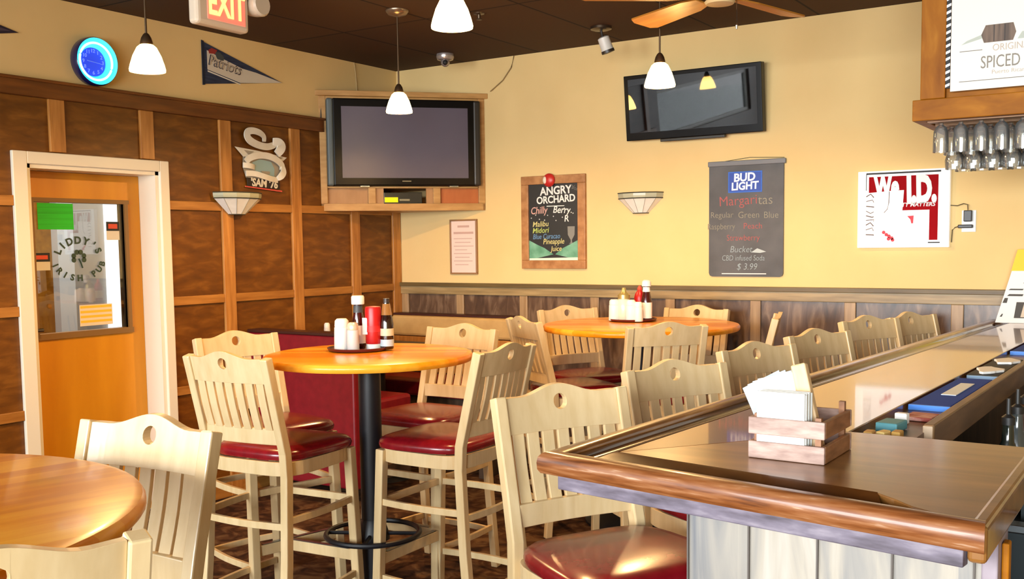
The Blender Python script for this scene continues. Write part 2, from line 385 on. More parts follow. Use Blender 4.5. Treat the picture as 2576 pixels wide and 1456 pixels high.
# arched lettering and shamrock on the door glass
def arc_text(s, r, a0, a1, size, up=True):
    out = []
    for i, ch in enumerate(s):
        a = a0+(a1-a0)*i/(len(s)-1)
        out.append((ch, size, r*1.18*math.cos(a), r*.86*math.sin(a), (a-PI/2) if up else (a+PI/2), 1, 0, .035))
    return out
DKG = mat('dark_green_vinyl', (44, 66, 50), .5)
tb = text_bm(arc_text("LIDDY'S", .108, math.radians(158), math.radians(24), .054) + arc_text('IRISH PUB', .125, math.radians(200), math.radians(342), .046, False))
obj('door_lettering', tb, DKG, dr, loc=(-.141, -2.515, 1.455), rot=(0, 0, PI/2))
bm = new()
for a in (90, 180, 0, -60):
    ca, sa = math.cos(math.radians(a)), math.sin(math.radians(a))
    if a == -60: tube(bm, [(0, 0, 0), (.012, 0, -.025), (.02, 0, -.05)], .004, 6)
    else:
        for q in (-.011, .011): disc(bm, (ca*.030+(q if a == 90 else 0), 0, sa*.030+(0 if a == 90 else q)+.004), .0135, 0, d=.002, seg=16)
obj('shamrock', bm, DKG, dr, loc=(-.141, -2.515, 1.452), rot=(0, 0, PI/2))
bm = new(); tube(bm, [(-.14, -2.822, 1.09), (-.10, -2.822, 1.09), (-.095, -2.822, 1.09), (-.09, -2.77, 1.09)], .010, 8); obj('door_handle', bm, CHROME, dr, smooth=True)

# ================================================================== BAR STOOLS
def yr(z): return -.195-.25*max(0, z-.74)
def stool():
    t = thing('bar_stool', 'x', 'bar stool')
    # crest rail with a wavy top and a round hole
    hw = .169; rz, zc, R = .02, 1.083, .0205
    xs = sorted(set([round(-hw+2*hw*i/22, 4) for i in range(23)] + [round(R*math.cos(PI*k/8), 4) for k in range(9)]))
    top = lambda x: 1.101+.031*(math.cos(PI*min(1, abs(x)/.125))+1)/2 - .003*math.cos(2*PI*x/.36)
    bot = lambda x: 1.012
    def P(x, z, k): return (x, yr(z)-.016*(1-(x/hw)**2)+k, z)
    bm = new(); cache = {}
    def V(x, z, k):
        key = (round(x, 4), round(z, 4), k)
        if key not in cache: cache[key] = bm.verts.new(P(x, z, k))
        return cache[key]
    for k in (.011, -.011):
        for a, c in zip(xs, xs[1:]):
            def seg(z0a, z0c, z1a, z1c):
                vs = [V(a, z0a, k), V(c, z0c, k), V(c, z1c, k), V(a, z1a, k)]
                u = []
                for v in vs:
                    if v not in u: u.append(v)
                if len(u) > 2: bm.faces.new(u)
            if abs((a+c)/2) < R:
                ha, hc = math.sqrt(max(0, R*R-a*a)), math.sqrt(max(0, R*R-c*c))
                seg(bot(a), bot(c), zc-ha, zc-hc); seg(zc+ha, zc+hc, top(a), top(c))
            else: seg(bot(a), bot(c), top(a), top(c))
    bm.verts.ensure_lookup_table()
    inv = {v: kk for kk, v in cache.items()}
    for e in [e for e in bm.edges if len(e.link_faces) == 1]:
        a, c = e.verts
        if inv[a][2] > 0:
            a2 = cache[(inv[a][0], inv[a][1], -.011)]; c2 = cache[(inv[c][0], inv[c][1], -.011)]
            bm.faces.new((a, c, c2, a2))
    obj('crest_rail', bm, MAPLE, t, bevel=.003)
    for i in range(7):
        x = -.141+.047*i
        bm = new(); pts = []
        for j in range(5):
            z = .838+(1.016-.838)*j/4
            pts.append((x, yr(z)-.014*(1-(x/hw)**2)-.004*math.sin(PI*j/4), z))
        tube(bm, pts, 0, sx=.0172, sy=.006, up=(0, 1, 0)); obj('slat', bm, MAPLE, t, bevel=.002)
    bm = new()
    tube(bm, [(x, yr(.812)-.012*(1-(x/hw)**2), .812) for x in (-.172, -.1, -.05, 0, .05, .1, .172)], 0, sx=.010, sy=.030, up=(0, 0, 1)); obj('lower_rail', bm, MAPLE, t, bevel=.003)
    for s in (-1, 1):
        bm = new()
        pts = [(s*.200, -.250, 0), (s*.194, -.215, .35), (s*.188, -.196, .66), (s*.186, -.199, .75), (s*.185, yr(.86), .86), (s*.186, yr(1.106), 1.106)]
        tube(bm, pts, 0, sx=.0165, sy=.018, up=(0, 1, 0)); obj('leg', bm, MAPLE, t, bevel=.004)
        bm = new()
        tube(bm, [(s*.206, .205, 0), (s*.194, .172, .708)], 0, sx=.0185, sy=.0185, up=(0, 1, 0)); obj('leg', bm, MAPLE, t, bevel=.004)
    # seat frame: rounded ring
    def sq(rx, ry, n, cy, k, seg=40, taper=.0):
        out = []
        for i in range(seg):
            a = 2*PI*i/seg; ca, sa = math.cos(a), math.sin(a)
            x = rx*math.copysign(abs(ca)**(2/n), ca); y = ry*math.copysign(abs(sa)**(2/n), sa)
            out.append((x*(1+taper*y/ry), y+cy, k))
        return out
    bm = new()
    tube(bm, sq(.200, .190, 5, -.004, .686), 0, closed=True, sx=.011, sy=.026); obj('seat_frame', bm, MAPLE, t, bevel=.002)
    bm = new(); rings = []
    for s, k in ((.90, .714), (.985, .717), (1.0, .731), (.985, .744), (.93, .754), (.75, .763), (.4, .768), (.15, .769)):
        rings.append([bm.verts.new(v) for v in sq(.221*s, .207*s, 4.2, .010, k, taper=.06)])
    for A, B in zip(rings, rings[1:]):
        for i in range(40): bm.faces.new((A[i], A[(i+1) % 40], B[(i+1) % 40], B[i]))
    bm.faces.new(rings[-1]); bm.faces.new(list(reversed(rings[0])))
    obj('seat_cushion', bm, MAROON, t, smooth=True)
    for z in (.50, .195):
        for s in (-1, 1):
            bm = new()
            tube(bm, [(s*(.197+.016*math.sin(PI*j/6)+(.5-z)*.012), -.205-.02*(.5-z)*2+(.39)*j/6, z) for j in range(7)], 0, sx=.008, sy=.013); obj('side_stretcher', bm, MAPLE, t, bevel=.002)
        bm = new()
        tube(bm, [(-.189+.378*j/6, -.208-.07*(.6-z)*.8-.018*math.sin(PI*j/6), z-.02) for j in range(7)], 0, sx=.008, sy=.013); obj('rear_stretcher', bm, MAPLE, t, bevel=.002)
    bm = new(); box(bm, (0, .192, .265), (.375, .022, .045)); fr = obj('footrest', bm, MAPLE, t, bevel=.003)
    bm = new(); box(bm, (0, .192, .289), (.33, .020, .003)); obj('footrest_plate', bm, STEEL, fr)
    bm = new(); box(bm, (0, .182, .50), (.37, .018, .028)); obj('front_stretcher', bm, MAPLE, t, bevel=.002)
    return t
proto = stool(); placed = [0]
def place_stool(mx, my, face, label, group):
    f = math.radians(face); d = Vector((math.cos(f), math.sin(f)))
    loc = (mx+d.x*.29, my+d.y*.29, 0); rz = f-PI/2
    if not placed[0]:
        proto.location = loc; proto.rotation_euler = (0, 0, rz); proto['label'] = label; proto['group'] = group; placed[0] = 1
    else: dup(proto, loc, rz, label, group)
GB = 'wooden stools along the bar'; GC = 'wooden stools around the centre round table'; GK = 'wooden stools around the rear round table'; GF = 'wooden stools around the near round table'
place_stool(3.383, -3.484, -29, 'pale wood stool nearest the camera, its maroon seat under the bar corner', GB)
place_stool(3.427, -2.838, -27, 'pale wood stool at the bar, second from the near bar corner', GB)
place_stool(3.457, -2.165, -22, 'pale wood stool at the bar, third from the near bar corner', GB)
place_stool(3.495, -1.520, -22, 'pale wood stool at the bar, fourth from the near bar corner', GB)
place_stool(3.500, -.670, -27, 'pale wood stool at the bar, fifth from the near bar corner', GB)
place_stool(3.630, -.340, -22, 'pale wood stool at the far end of the bar, by the back wall', GB)
place_stool(1.876, -3.300, 95, 'pale wood stool at the centre table, its slatted back toward the camera', GC)
place_stool(1.230, -2.675, -14, 'wood stool left of the centre table, between it and the maroon booth', GC)
place_stool(1.938, -1.913, -91, 'wood stool on the far side of the centre table, facing the camera', GC)
place_stool(2.632, -2.592, 181, 'wood stool right of the centre table, turned sideways toward its black pole', GC)
place_stool(2.765, -1.415, 136, 'pale wood stool at the rear table, its slatted back toward the camera', GK)
place_stool(1.927, -1.370, 56, 'wood stool at the rear table seen from its side, beside the tan booth bench', GK)
place_stool(1.700, -.510, -30, 'wood stool behind the left edge of the rear table, below the framed chalkboard', GK)
place_stool(2.402, -.190, -90, 'wood stool against the wainscot behind the rear table, facing the camera', GK)
place_stool(3.020, -.600, 197, 'edge-on stool right of the rear table, showing one raked post', GK)
place_stool(2.825, -4.347, -84, 'cream stool facing the camera behind the near table, before the door', GF)
place_stool(3.486, -5.095, 160, 'cream stool before the near table, cut off by the picture bottom', GF)

# ================================================================== TABLES
def table(name, label, x, y, R, grain, ringz=.33):
    t = thing(name, label, 'table', (x, y, 0))
    bm = new(); lathe(bm, [(R-.03, 1.034), (R-.006, 1.038), (R, 1.046), (R, 1.058), (R-.006, 1.067), (R-.02, 1.070), (0, 1.070)], 72)
    obj('tabletop', bm, TOPW, t, smooth=True, rot=(0, 0, grain))
    bm = new(); lathe(bm, [(.045, .03), (.045, 1.02), (.13, 1.022), (.13, 1.033)], 28); obj('pole', bm, BLACK, t, smooth=True)
    bm = new(); lathe(bm, [(.30, 0), (.30, .012), (.27, .03), (.08, .045), (.046, .06)], 40); obj('base', bm, BLACK, t, smooth=True)
    bm = new(); lathe(bm, [(.068, ringz-.025), (.068, ringz-.01), (.050, ringz+.05), (.046, ringz+.06)], 24)
    tube(bm, [(.19*math.cos(a*PI/20), .19*math.sin(a*PI/20), ringz) for a in range(40)], .011, 8, closed=True)
    for a in range(4):
        ca, sa = math.cos(a*PI/2+.5), math.sin(a*PI/2+.5)
        tube(bm, [(.05*ca, .05*sa, ringz), (.185*ca, .185*sa, ringz)], .008, 6)
    obj('foot_ring', bm, BLACK, t, smooth=True)
    return t
table('round_table', 'round orange pub table on a black pole before the maroon booth', 2.035, -2.70, .42, .5)
table('round_table', 'large round orange pub table at the back, below the wall sconce', 2.38, -.91, .52, .3)
table('round_table', 'round glossy orange table cut off by the left picture edge', 2.872, -5.086, .55, 1.35)

# ---- condiments on the centre table
def tray(x, y, r, label):
    bm = new(); lathe(bm, [(r*.9, 0), (r, .004), (r*1.04, .014), (r*1.01, .015), (r*.97, .006), (0, .005)], 40)
    return tag(obj('serving_tray', bm, mat('maroon_tray', (86, 22, 20), .4), smooth=True, loc=(x, y, 1.0705)), label, 'tray')
tray(1.930, -2.645, .122, 'round maroon tray under the condiments on the centre table')
TZ = 1.0765
def shaker(x, y, z, label, h=.095, r=.026, glass=False):
    t = thing('salt_shaker', label, 'shaker', (x, y, z), group=None)
    bm = new(); lathe(bm, [(r*.95, 0), (r, .004), (r*.93, h*.72), (r*.8, h*.74)], 20)
    obj('shaker_body', bm, mat('shaker_grey', (206, 204, 200), .3) if glass else WHITE, t, smooth=True)
    bm = new(); lathe(bm, [(r*.86, h*.735), (r*.9, h*.76), (r*.85, h*.93), (r*.6, h), (0, h*1.01)], 20)
    obj('shaker_cap', bm, mat('shaker_cap_metal', (222, 206, 180), .3, metal=.3) if glass else mat('shaker_cap_white', (238, 232, 222), .35), t, smooth=True)
    return t
def bottle(name, label, x, y, z, prof, m, cap, capm, labels, seg=20):
    t = thing(name, label, 'bottle', (x, y, z))
    bm = new(); lathe(bm, prof, seg); obj('bottle_body', bm, m, t, smooth=True)
    bm = new(); lathe(bm, cap, seg); obj('cap', bm, capm, t, smooth=True)
    for nm, z0, z1, r0_, r1_, lm in labels:
        bm = new(); lathe(bm, [(r0_, z0), (r1_, z1)], seg, cap=False); obj(nm, bm, lm, t, smooth=True)
    return t
KET = mat('dark_ketchup', (58, 10, 8), .12, coat=.5)
BRN = mat('dark_brown_sauce', (34, 14, 6), .1, coat=.6)
AMB = mat('amber_glass', (140, 100, 52), .12, coat=.6)
shaker(1.893, -2.700, TZ, 'taller plain white shaker at the left of the centre table tray', h=.128, r=.033)
shaker(1.958, -2.705, TZ, 'grey salt shaker with a pale cap in front on the centre table tray', h=.115, r=.025, glass=True)
bottle('ketchup_bottle', 'tall ketchup bottle with a white cap behind the shakers on the centre table', 1.905, -2.612, TZ,
       [(.026, 0), (.029, .006), (.029, .10), (.020, .145), (.0175, .175), (.0185, .19)], KET, [(.026, .182), (.027, .186), (.027, .212), (.024, .218), (0, .219)], WHITE,
       [('neck_label', .148, .178, .0208, .0182, mat('label_black_white', (60, 66, 70), .5)), ('label', .02, .095, .0295, .0295, WHITEP)])
bottle('squeeze_bottle', 'red flat squeeze bottle of ketchup on the centre table tray', 1.992, -2.618, TZ,
       [(.030, .022), (.033, .03), (.034, .10), (.0335, .165), (.031, .174), (.010, .177)], RED, [(.031, 0), (.031, .020), (.028, .023)], mat('grey_white_cap', (206, 214, 214), .4),
       [('label', .072, .135, .0346, .0330, mat('red_label', (196, 30, 30), .5))])
bm = new()
o = obj('label_patch', poly_plate([(-.014, 0), (.010, 0), (.010, .062), (.004, .068), (-.014, .068)], 0), mat('label_pale_blue', (206, 216, 216), .5)); o.parent = [q for q in bpy.data.objects if q.name.startswith('squeeze_bottle')][0]; o.location = (-.012, -.034, .062); o.rotation_euler = (0, 0, .35)
bottle('sauce_bottle', 'dark steak sauce bottle with a paper neck at the right of the centre table tray', 2.040, -2.590, TZ,
       [(.026, 0), (.028, .005), (.028, .10), (.024, .128), (.0165, .155), (.0145, .19)], BRN, [(.0125, .188), (.0125, .208), (0, .209)], mat('dark_cap_plastic', (50, 42, 38), .4),
       [('neck_label', .140, .186, .0225, .0152, AMB), ('label', .012, .04, .0285, .0285, mat('label_blue_grey', (176, 192, 200), .5)), ('label', .055, .085, .0285, .0285, mat('label_cream', (196, 190, 160), .5))])

# ---- condiments on the rear table
tray(2.268, -.775, .128, 'round dark tray under the condiments on the rear table')
shaker(2.192, -.845, TZ, 'white shaker at the left of the rear table tray', h=.115, r=.032)
shaker(2.300, -.860, TZ, 'white shaker in the middle of the rear table tray', h=.115, r=.030)
t = thing('sugar_dispenser', 'clear sugar dispenser with a metal spout on the rear table tray', 'dispenser', (2.240, -.825, TZ))
bm = new(); lathe(bm, [(.034, 0), (.037, .006), (.037, .105), (.030, .12)], 20); obj('jar', bm, mat('sugar_jar', (222, 216, 194), .2, coat=.5), t, smooth=True)
bm = new(); lathe(bm, [(.034, .118), (.034, .14), (.014, .158), (.010, .178), (.008, .179)], 20); obj('spout_cap', bm, mat('dull_brass', (190, 172, 110), .3, metal=.6), t, smooth=True)
bottle('squeeze_bottle', 'red squeeze bottle behind the shakers on the rear table tray', 2.282, -.715, TZ,
       [(.029, 0), (.031, .01), (.031, .12), (.026, .14), (.012, .16)], RED, [(.012, .16), (.014, .17), (.005, .185), (0, .186)], mat('red_nozzle', (214, 70, 52), .4), [('label', .03, .09, .0314, .0314, WHITEP)])
bottle('ketchup_bottle', 'tall dark bottle with a white cap at the right of the rear table tray', 2.352, -.775, TZ,
       [(.027, 0), (.030, .006), (.030, .10), (.021, .145), (.018, .175), (.0185, .19)], KET, [(.025, .186), (.026, .19), (.024, .212), (.015, .22), (0, .221)], WHITE,
       [('neck_label', .156, .182, .0205, .0190, WHITEP), ('label', .012, .098, .0305, .0305, WHITEP)])
shaker(2.345, -.862, TZ, 'white shaker in front of the dark bottle on the rear table tray', h=.105, r=.026)

# ================================================================== BOOTH
t = thing('booth_bench', 'maroon booth bench against the panelled wall, its back to the centre table', 'bench', (0, -1.5, 0))
bm = new(); bx(bm, .02, .87, 0, .09, .10, .985); obj('bench_back', bm, MAROONB, t, bevel=.012)
bm = new(); bx(bm, .02, .875, -.008, .10, .985, 1.003); obj('back_cap', bm, mat('dark_booth_trim', (60, 24, 14), .45), t, bevel=.004)
bm = new(); bx(bm, .02, .87, .09, .50, .12, .50); obj('seat_base', bm, DARKW, t)
bm = new(); bx(bm, .02, .87, .10, .52, .50, .60); obj('seat_cushion', bm, MAROONB, t, bevel=.02)
t = thing('booth_bench', 'booth bench with a tan padded back along the back wall in the corner', 'bench', (0, -.02, 0))
bm = new(); bx(bm, .02, 1.06, -.12, 0, .855, 1.0); obj('back_pad', bm, TANV, t, bevel=.018)
bm = new(); bx(bm, .02, 1.07, -.10, 0, 1.0, 1.015); obj('back_cap', bm, mat('dark_booth_trim', (60, 24, 14), .45), t, bevel=.003)
bm = new(); bx(bm, .02, 1.06, -.11, 0, .60, .852); obj('bench_back', bm, BAT, t, bevel=.006)
bm = new(); bx(bm, .02, 1.06, -.50, -.10, .12, .50); obj('seat_base', bm, DARKW, t)
bm = new(); bx(bm, .02, 1.06, -.53, -.12, .50, .60); obj('seat_cushion', bm, MAROONB, t, bevel=.02)
bm = new(); bx(bm, 1.06, 1.10, -.53, 0, 0, .66); obj('end_panel', bm, DARKW, t, bevel=.004)
t = thing('booth_table', 'dark booth table between the maroon and tan benches', 'table', (.46, -.80, 0))
bm = new(); bx(bm, -.43, .43, -.26, .22, .835, .87); obj('tabletop', bm, DARKW, t, bevel=.006)
bm = new(); lathe(bm, [(.04, .02), (.04, .835)], 16); obj('pole', bm, BLACK, t, smooth=True)
bm = new(); lathe(bm, [(.22, 0), (.2, .02), (.04, .04)], 24); obj('base', bm, BLACK, t, smooth=True)
shaker(.155, -.95, .8705, 'white-topped shaker peeking over the maroon booth back', h=.135, r=.022)
bm = new(); box(bm, (0, 0, .06), (.10, .05, .12)); tag(obj('condiment_packet_box', bm, RED, loc=(.31, -.93, .8705), bevel=.006), 'red packet box peeking over the maroon booth back', 'box')

# ================================================================== BAR COUNTER
t = bar = thing('bar_counter', 'long lacquered wooden bar counter with a worn rounded rail and whitewashed end panel', 'bar counter')
# outer line: near corner A, far corner Bq (at the back wall)
A = Vector((3.665, -4.045)); Bq = Vector((3.955, -.035)); E1 = Vector((4.515, -4.175))
TI = [(4.140, -3.49), (4.292, -.03)]     # trough, bar-top side
TO = [(4.262, -3.49), (4.372, -.03)]     # trough, lip side
ZT = 1.07
# rail: bullnose moulding swept along an edge; profile (inward, height)
RP = [(.010, -.040), (.000, -.038), (-.005, -.030), (-.006, -.016), (-.004, -.004), (.002, .003), (.010, .006), (.028, .006), (.040, .003), (.046, -.004), (.046, -.040)]
RC = [(.0462, -.040), (.0462, -.004), (.052, -.012), (.062, -.016), (.074, -.016), (.090, -.010), (.108, -.002), (.118, .0008), (.118, -.040)]
def sweep(a, b, inw_a, inw_b, prof, fade=None):
    bm = new(); n = 14; rings = []
    for i in range(n+1):
        f = i/n; p = a.lerp(b, f); w = inw_a.lerp(inw_b, f)
        rings.append([bm.verts.new((p.x+w.x*u, p.y+w.y*u, ZT+h)) for u, h in prof])
    m = len(prof)
    for P0, P1 in zip(rings, rings[1:]):
        for k in range(m): bm.faces.new((P0[k], P0[(k+1) % m], P1[(k+1) % m], P1[k]))
    bm.faces.new(rings[0]); bm.faces.new(list(reversed(rings[-1])))
    return bm
d1 = (Bq-A).normalized(); n1 = Vector((d1.y, -d1.x)); d2 = (E1-A).normalized(); n2 = Vector((-d2.y, d2.x))
mit = (n1+n2)/(1+n1.dot(n2))
K0 = A+mit*.118; KB = Bq+n1*.118
bm = new()
prism(bm, [tuple(K0), TI[0], TI[1], tuple(KB)], lambda u, v, d: (u, v, d), ZT-.035, ZT)
obj('bar_top', bm, BARW, t, bevel=.002)
bm = new()
prism(bm, [tuple(K0)]+[tuple(E1-d2*a+n2*c) for a, c in ((.215, .118), (.17, .092), (.13, .062), (.09, .047), (.018, .046))]+[(4.517, -3.49), TI[0]], lambda u, v, d: (u, v, d), ZT-.0355, ZT+.0002)
obj('bar_end_top', bm, BARE, t, bevel=.002)
DCOVE = noisy('lacquered_cove_reflection_dark', [(.3, (58, 30, 8)), (.7, (92, 52, 18))], scale=(3, 3, 20), nscale=3, rough=.25, coat=.7)  # lacquered wood, its colour darkened to hold the hollow's dark reflection
obj('rail_moulding', sweep(A, Bq, mit, n1, RP), RAILWY, t, smooth=True)
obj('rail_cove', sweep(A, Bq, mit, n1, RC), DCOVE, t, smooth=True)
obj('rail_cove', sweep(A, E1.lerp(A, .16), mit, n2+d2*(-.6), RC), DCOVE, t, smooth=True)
obj('rail_moulding', sweep(A, E1, mit, n2+d2*(-.25), RP), RAILW, t, smooth=True)
# right side edge of the end section
ER = Vector((4.528, -3.50))
bm = new(); tube(bm, [(E1.x-.012, E1.y+.01, ZT-.028), (ER.x-.012, ER.y, ZT-.028)], 0, sx=.014, sy=.030); obj('edge_band', bm, BARE, t, bevel=.008, seg=3)
bm = new()
p0 = A+d2*.045+n2*.012; p1 = E1-d2*.03+n2*.012
tube(bm, [(p0.x, p0.y, ZT-.050), (p1.x, p1.y, ZT-.050)], 0, sx=.012, sy=.015); obj('apron', bm, APRON, t, bevel=.002)
bm = new()
q0 = A+d1*.05+n1*.03; q1 = Bq+n1*.03
tube(bm, [(q0.x, q0.y, ZT-.050), (q1.x, q1.y, ZT-.050)], 0, sx=.012, sy=.015); obj('apron', bm, DARKW, t, bevel=.002)
# die walls
bm = new(); prism(bm, [(3.94, -3.93), (4.505, -4.02), (4.505, -3.93), (3.99, -3.85)], lambda u, v, d: (u, v, d), 0, ZT-.06)
obj('end_panel', bm, WHITEW, t)
bm = new()
for x0 in (3.94, 4.073, 4.21, 4.345, 4.478):
    f = (x0-3.94)/.565
    box(bm, (x0+.002, -3.935-.09*f, .5), (.003, .006, 1.0))
obj('board_joint', bm, mat('dark_joint', (90, 82, 76), .8), t)
bm = new(); prism(bm, [(3.945, -3.90), (4.04, -3.86), (4.25, -.03), (4.13, -.03)], lambda u, v, d: (u, v, d), 0, ZT-.06)
obj('front_panel', bm, DARKW, t)
# trough with lip
bm = new(); prism(bm, [TI[0], TO[0], TO[1], TI[1]], lambda u, v, d: (u, v, d), ZT-.045, ZT-.018); obj('drink_rail_bed', bm, noisy('trough_wood', [(.3, (84, 52, 36)), (.7, (120, 84, 60))], nscale=9, rough=.35), t)
bm = new(); prism(bm, [(4.262, -3.30), (4.286, -3.30), (4.392, -.03), (4.370, -.03)], lambda u, v, d: (u, v, d), ZT-.075, ZT-.002); obj('drink_rail_lip', bm, noisy('lip_wood', [(.3, (96, 70, 44)), (.7, (140, 106, 70))], scale=(8, 1, 8), nscale=4, rough=.4), t, bevel=.003)
bm = new(); box(bm, (4.275, -3.312, ZT-.09), (.022, .022, .175)); obj('lip_post', bm, noisy('end_grain', [(.3, (170, 140, 108)), (.7, (206, 180, 150))], nscale=20, rough=.6), t, bevel=.002)
bm = new(); bx(bm, 4.49, 4.515, -4.02, -3.90, 0, ZT-.06); obj('corner_post', bm, noisy('purple_grey_post', [(.3, (112, 96, 104)), (.7, (160, 146, 152))], nscale=9, rough=.5), t, bevel=.003)
bm = new(); bx(bm, 4.5155, 4.527, -3.985, -3.955, 0, ZT-.07); obj('corner_post', bm, GOLDW, t, bevel=.003)

# ---- under-bar equipment behind the counter
t = thing('underbar_sink', 'stainless steel underbar sink behind the bar trough', 'sink', (4.62, -2.35, 0))
bm = new()
bx(bm, -.28, .40, -.8, .8, .10, .80); obj('sink_cabinet', bm, mat('dark_steel', (60, 66, 68), .35, metal=.8), t, bevel=.01)
bm = new(); b4 = frame_bm(-.30, .42, -.82, .82, .05, 0, .02)
for v in b4.verts: v.co = Vector((v.co.x, v.co.z, .80+v.co.y))
obj('sink_rim', b4, STEEL, t, bevel=.004)
bm.free()
bm = new(); tube(bm, [(.0, -.2, .80), (.0, -.2, 1.0), (.04, -.2, 1.06), (.12, -.2, 1.06), (.15, -.2, 1.0)], .012, 8); obj('faucet', bm, CHROME, t, smooth=True)
t = thing('speed_rail', 'dark bottle rail hanging on the working side of the bar', 'rail', (4.40, -2.6, .78))
bm = new(); bx(bm, -.05, .05, -.45, 1.2, -.02, 0); bx(bm, .045, .055, -.45, 1.2, 0, .10); bx(bm, -.055, -.045, -.45, 1.2, 0, .10); obj('rack', bm, mat('dark_steel', (60, 66, 68), .35, metal=.8), t)
gl_dark = mat('dark_bottle_glass', (26, 34, 30), .1, coat=.5); gl_clr = mat('pale_bottle_glass', (64, 70, 70), .1, coat=.5); gl_brn = mat('brown_bottle_glass', (70, 40, 20), .1, coat=.5)
for i, m in enumerate((gl_dark, gl_clr, gl_brn, gl_dark, gl_clr, gl_brn, gl_dark)):
    bb = bottle('liquor_bottle', '%s glass bottle in the dark rail behind the bar, %s from the near end' % (('dark', 'pale', 'brown')[(i) % 3], ('first', 'second', 'third', 'fourth', 'fifth', 'sixth', 'seventh')[i]), 4.40, -2.95+i*.19, .7805,
           [(.036, 0), (.038, .006), (.038, .15), (.015, .20), (.014, .245)], m, [(.016, .243), (.016, .262), (.006, .27), (.005, .31), (0, .311)], mat('pourer', (34, 34, 34), .4), [('label', .04, .11, .0385, .0385, mat('label_dim', (110, 104, 92), .6))], 16)
    bb['group'] = 'bottles in the speed rail'
for i, (px, py, top) in enumerate(((4.435, -2.30, .99), (4.50, -2.10, 1.0))):
    bm = new(); tube(bm, [(px, py, .805), (px+.03, py, top)], 0, sx=.012, sy=.02); tag(obj('wooden_muddler', bm, DARKW), ('grey-brown wooden bat standing behind the trough', 'second grey-brown wooden bat behind the trough, the farther one')[i], 'bar tool')
t = thing('hanging_bar_towel', 'yellow-orange folded cloth hanging beside the end of the bar', 'towel', (4.585, -3.86, .93))
bm = new(); bx(bm, -.02, .02, -.05, .05, 0, .075); obj('cloth', bm, mat('ochre_cloth', (206, 160, 70), .8), t, bevel=.01)
bm = new(); tube(bm, [(0, -.045, .08), (0, .05, .08)], .006, 8); tube(bm, [(0, .05, .08), (-.055, .05, .08)], .005, 8); obj('hook_bar', bm, BLACK, t, smooth=True)

# ---- things in the trough
def along(f, s):  # f: 0 near .. 1 far, s: 0 top side .. 1 lip side
    a = Vector(TI[0]).lerp(Vector(TI[1]), f); c = Vector(TO[0]).lerp(Vector(TO[1]), f); return a.lerp(c, s)
ZM = ZT-.0175
def mat_bm(f0, f1, s0, s1, h):
    bm = new(); prism(bm, [tuple(along(f0, s0)), tuple(along(f0, s1)), tuple(along(f1, s1)), tuple(along(f1, s0))], lambda u, v, d: (u, v, d), 0, h); return bm
BLUE = mat('blue_rubber', (24, 66, 160), .7, spec=.2); BLUEL = mat('light_blue_edge', (70, 140, 235), .45)
def barmat(f0, f1, m, label, group=None):
    t = thing('bar_mat', label, 'bar mat', (0, 0, ZM), group=group)
    obj('mat_body', mat_bm(f0, f1, .06, .94, .014), m, t, bevel=.003); return t
t = barmat(.142, .315, BLUE, 'blue rubber bar mat with a pale centre label in the trough')
o = obj('mat_label', mat_bm(.20, .275, .36, .70, .002), mat('pale_label', (226, 232, 230), .8), t, loc=(0, 0, .0142)); o['label'] = 'pale rectangle in the middle of the mat'
obj('mat_edge', mat_bm(.139, .1418, .06, .94, .014), BLUEL, t)
t = barmat(.345, .49, mat('black_rubber', (30, 28, 24), .6), 'black rubber bar mat with two white napkins on it')
obj('mat_edge', mat_bm(.340, .3445, .10, .94, .012), mat('grey_blue_edge', (120, 150, 180), .5), t)
for k, (f, s) in enumerate(((.372, .55), (.455, .60))):
    p = along(f, s); bm = new(); n = 14
    prism(bm, [(p.x+.038*(1+.25*math.sin(3*a)+.1*math.cos(5*a))*math.cos(a), p.y+.075*(1+.25*math.cos(3*a+k))*math.sin(a)) for a in [2*PI*i/n for i in range(n)]], lambda u, v, d: (u, v, d), 0, .008)
    tag(obj('paper_napkin', bm, WHITEP, loc=(0, 0, ZM+.0145), bevel=.002), ('crumpled white napkin on the black mat, the nearer of two', 'crumpled white napkin on the black mat, the farther of two')[k], 'napkin')
t = barmat(.575, .80, BLUE, 'blue rubber bar mat at the far end of the trough by the right picture edge')
obj('mat_edge', mat_bm(.571, .5745, .06, .94, .014), BLUEL, t)
o = obj('mat_label', mat_bm(.63, .72, .36, .70, .002), mat('pale_label', (226, 232, 230), .8), t, loc=(0, 0, .0142))
def trinket(name, label, cat, f, s, size, m, h0=0):
    p = along(f, s); bm = new(); box(bm, (0, 0, size[2]/2), size)
    return tag(obj(name, bm, m, loc=(p.x, p.y, ZM+.0008+h0), rot=(0, 0, -.04+random.uniform(-.2, .2)), bevel=.003), label, cat)
trinket('box', 'small teal box lying in the near end of the trough', 'box', .045, .42, (.05, .075, .022), mat('teal_card', (86, 150, 160), .5))
trinket('box', 'small white lid in the near end of the trough above the teal box', 'box', .075, .40, (.03, .02, .026), WHITEP)
for k, (f, s, c) in enumerate(((.008, .30, (206, 160, 84)), (.012, .52, (228, 196, 120)), (.016, .74, (196, 150, 70)))):
    trinket('bottle_opener', ('ochre wooden peg in the trough corner, leftmost of three', 'pale yellow wooden peg in the trough corner, middle of three', 'brown wooden peg in the trough corner, rightmost of three')[k], 'peg', f, s, (.020, .036, .018), mat('peg%d' % k, c, .5))
trinket('folded_cloth', 'reddish folded cloth lying in the trough before the blue mat', 'cloth', .100, .62, (.07, .085, .010), noisy('red_check_cloth', [(.4, (150, 66, 54)), (.6, (214, 170, 156))], scale=(1, 6, 1), nscale=20, rough=.8))

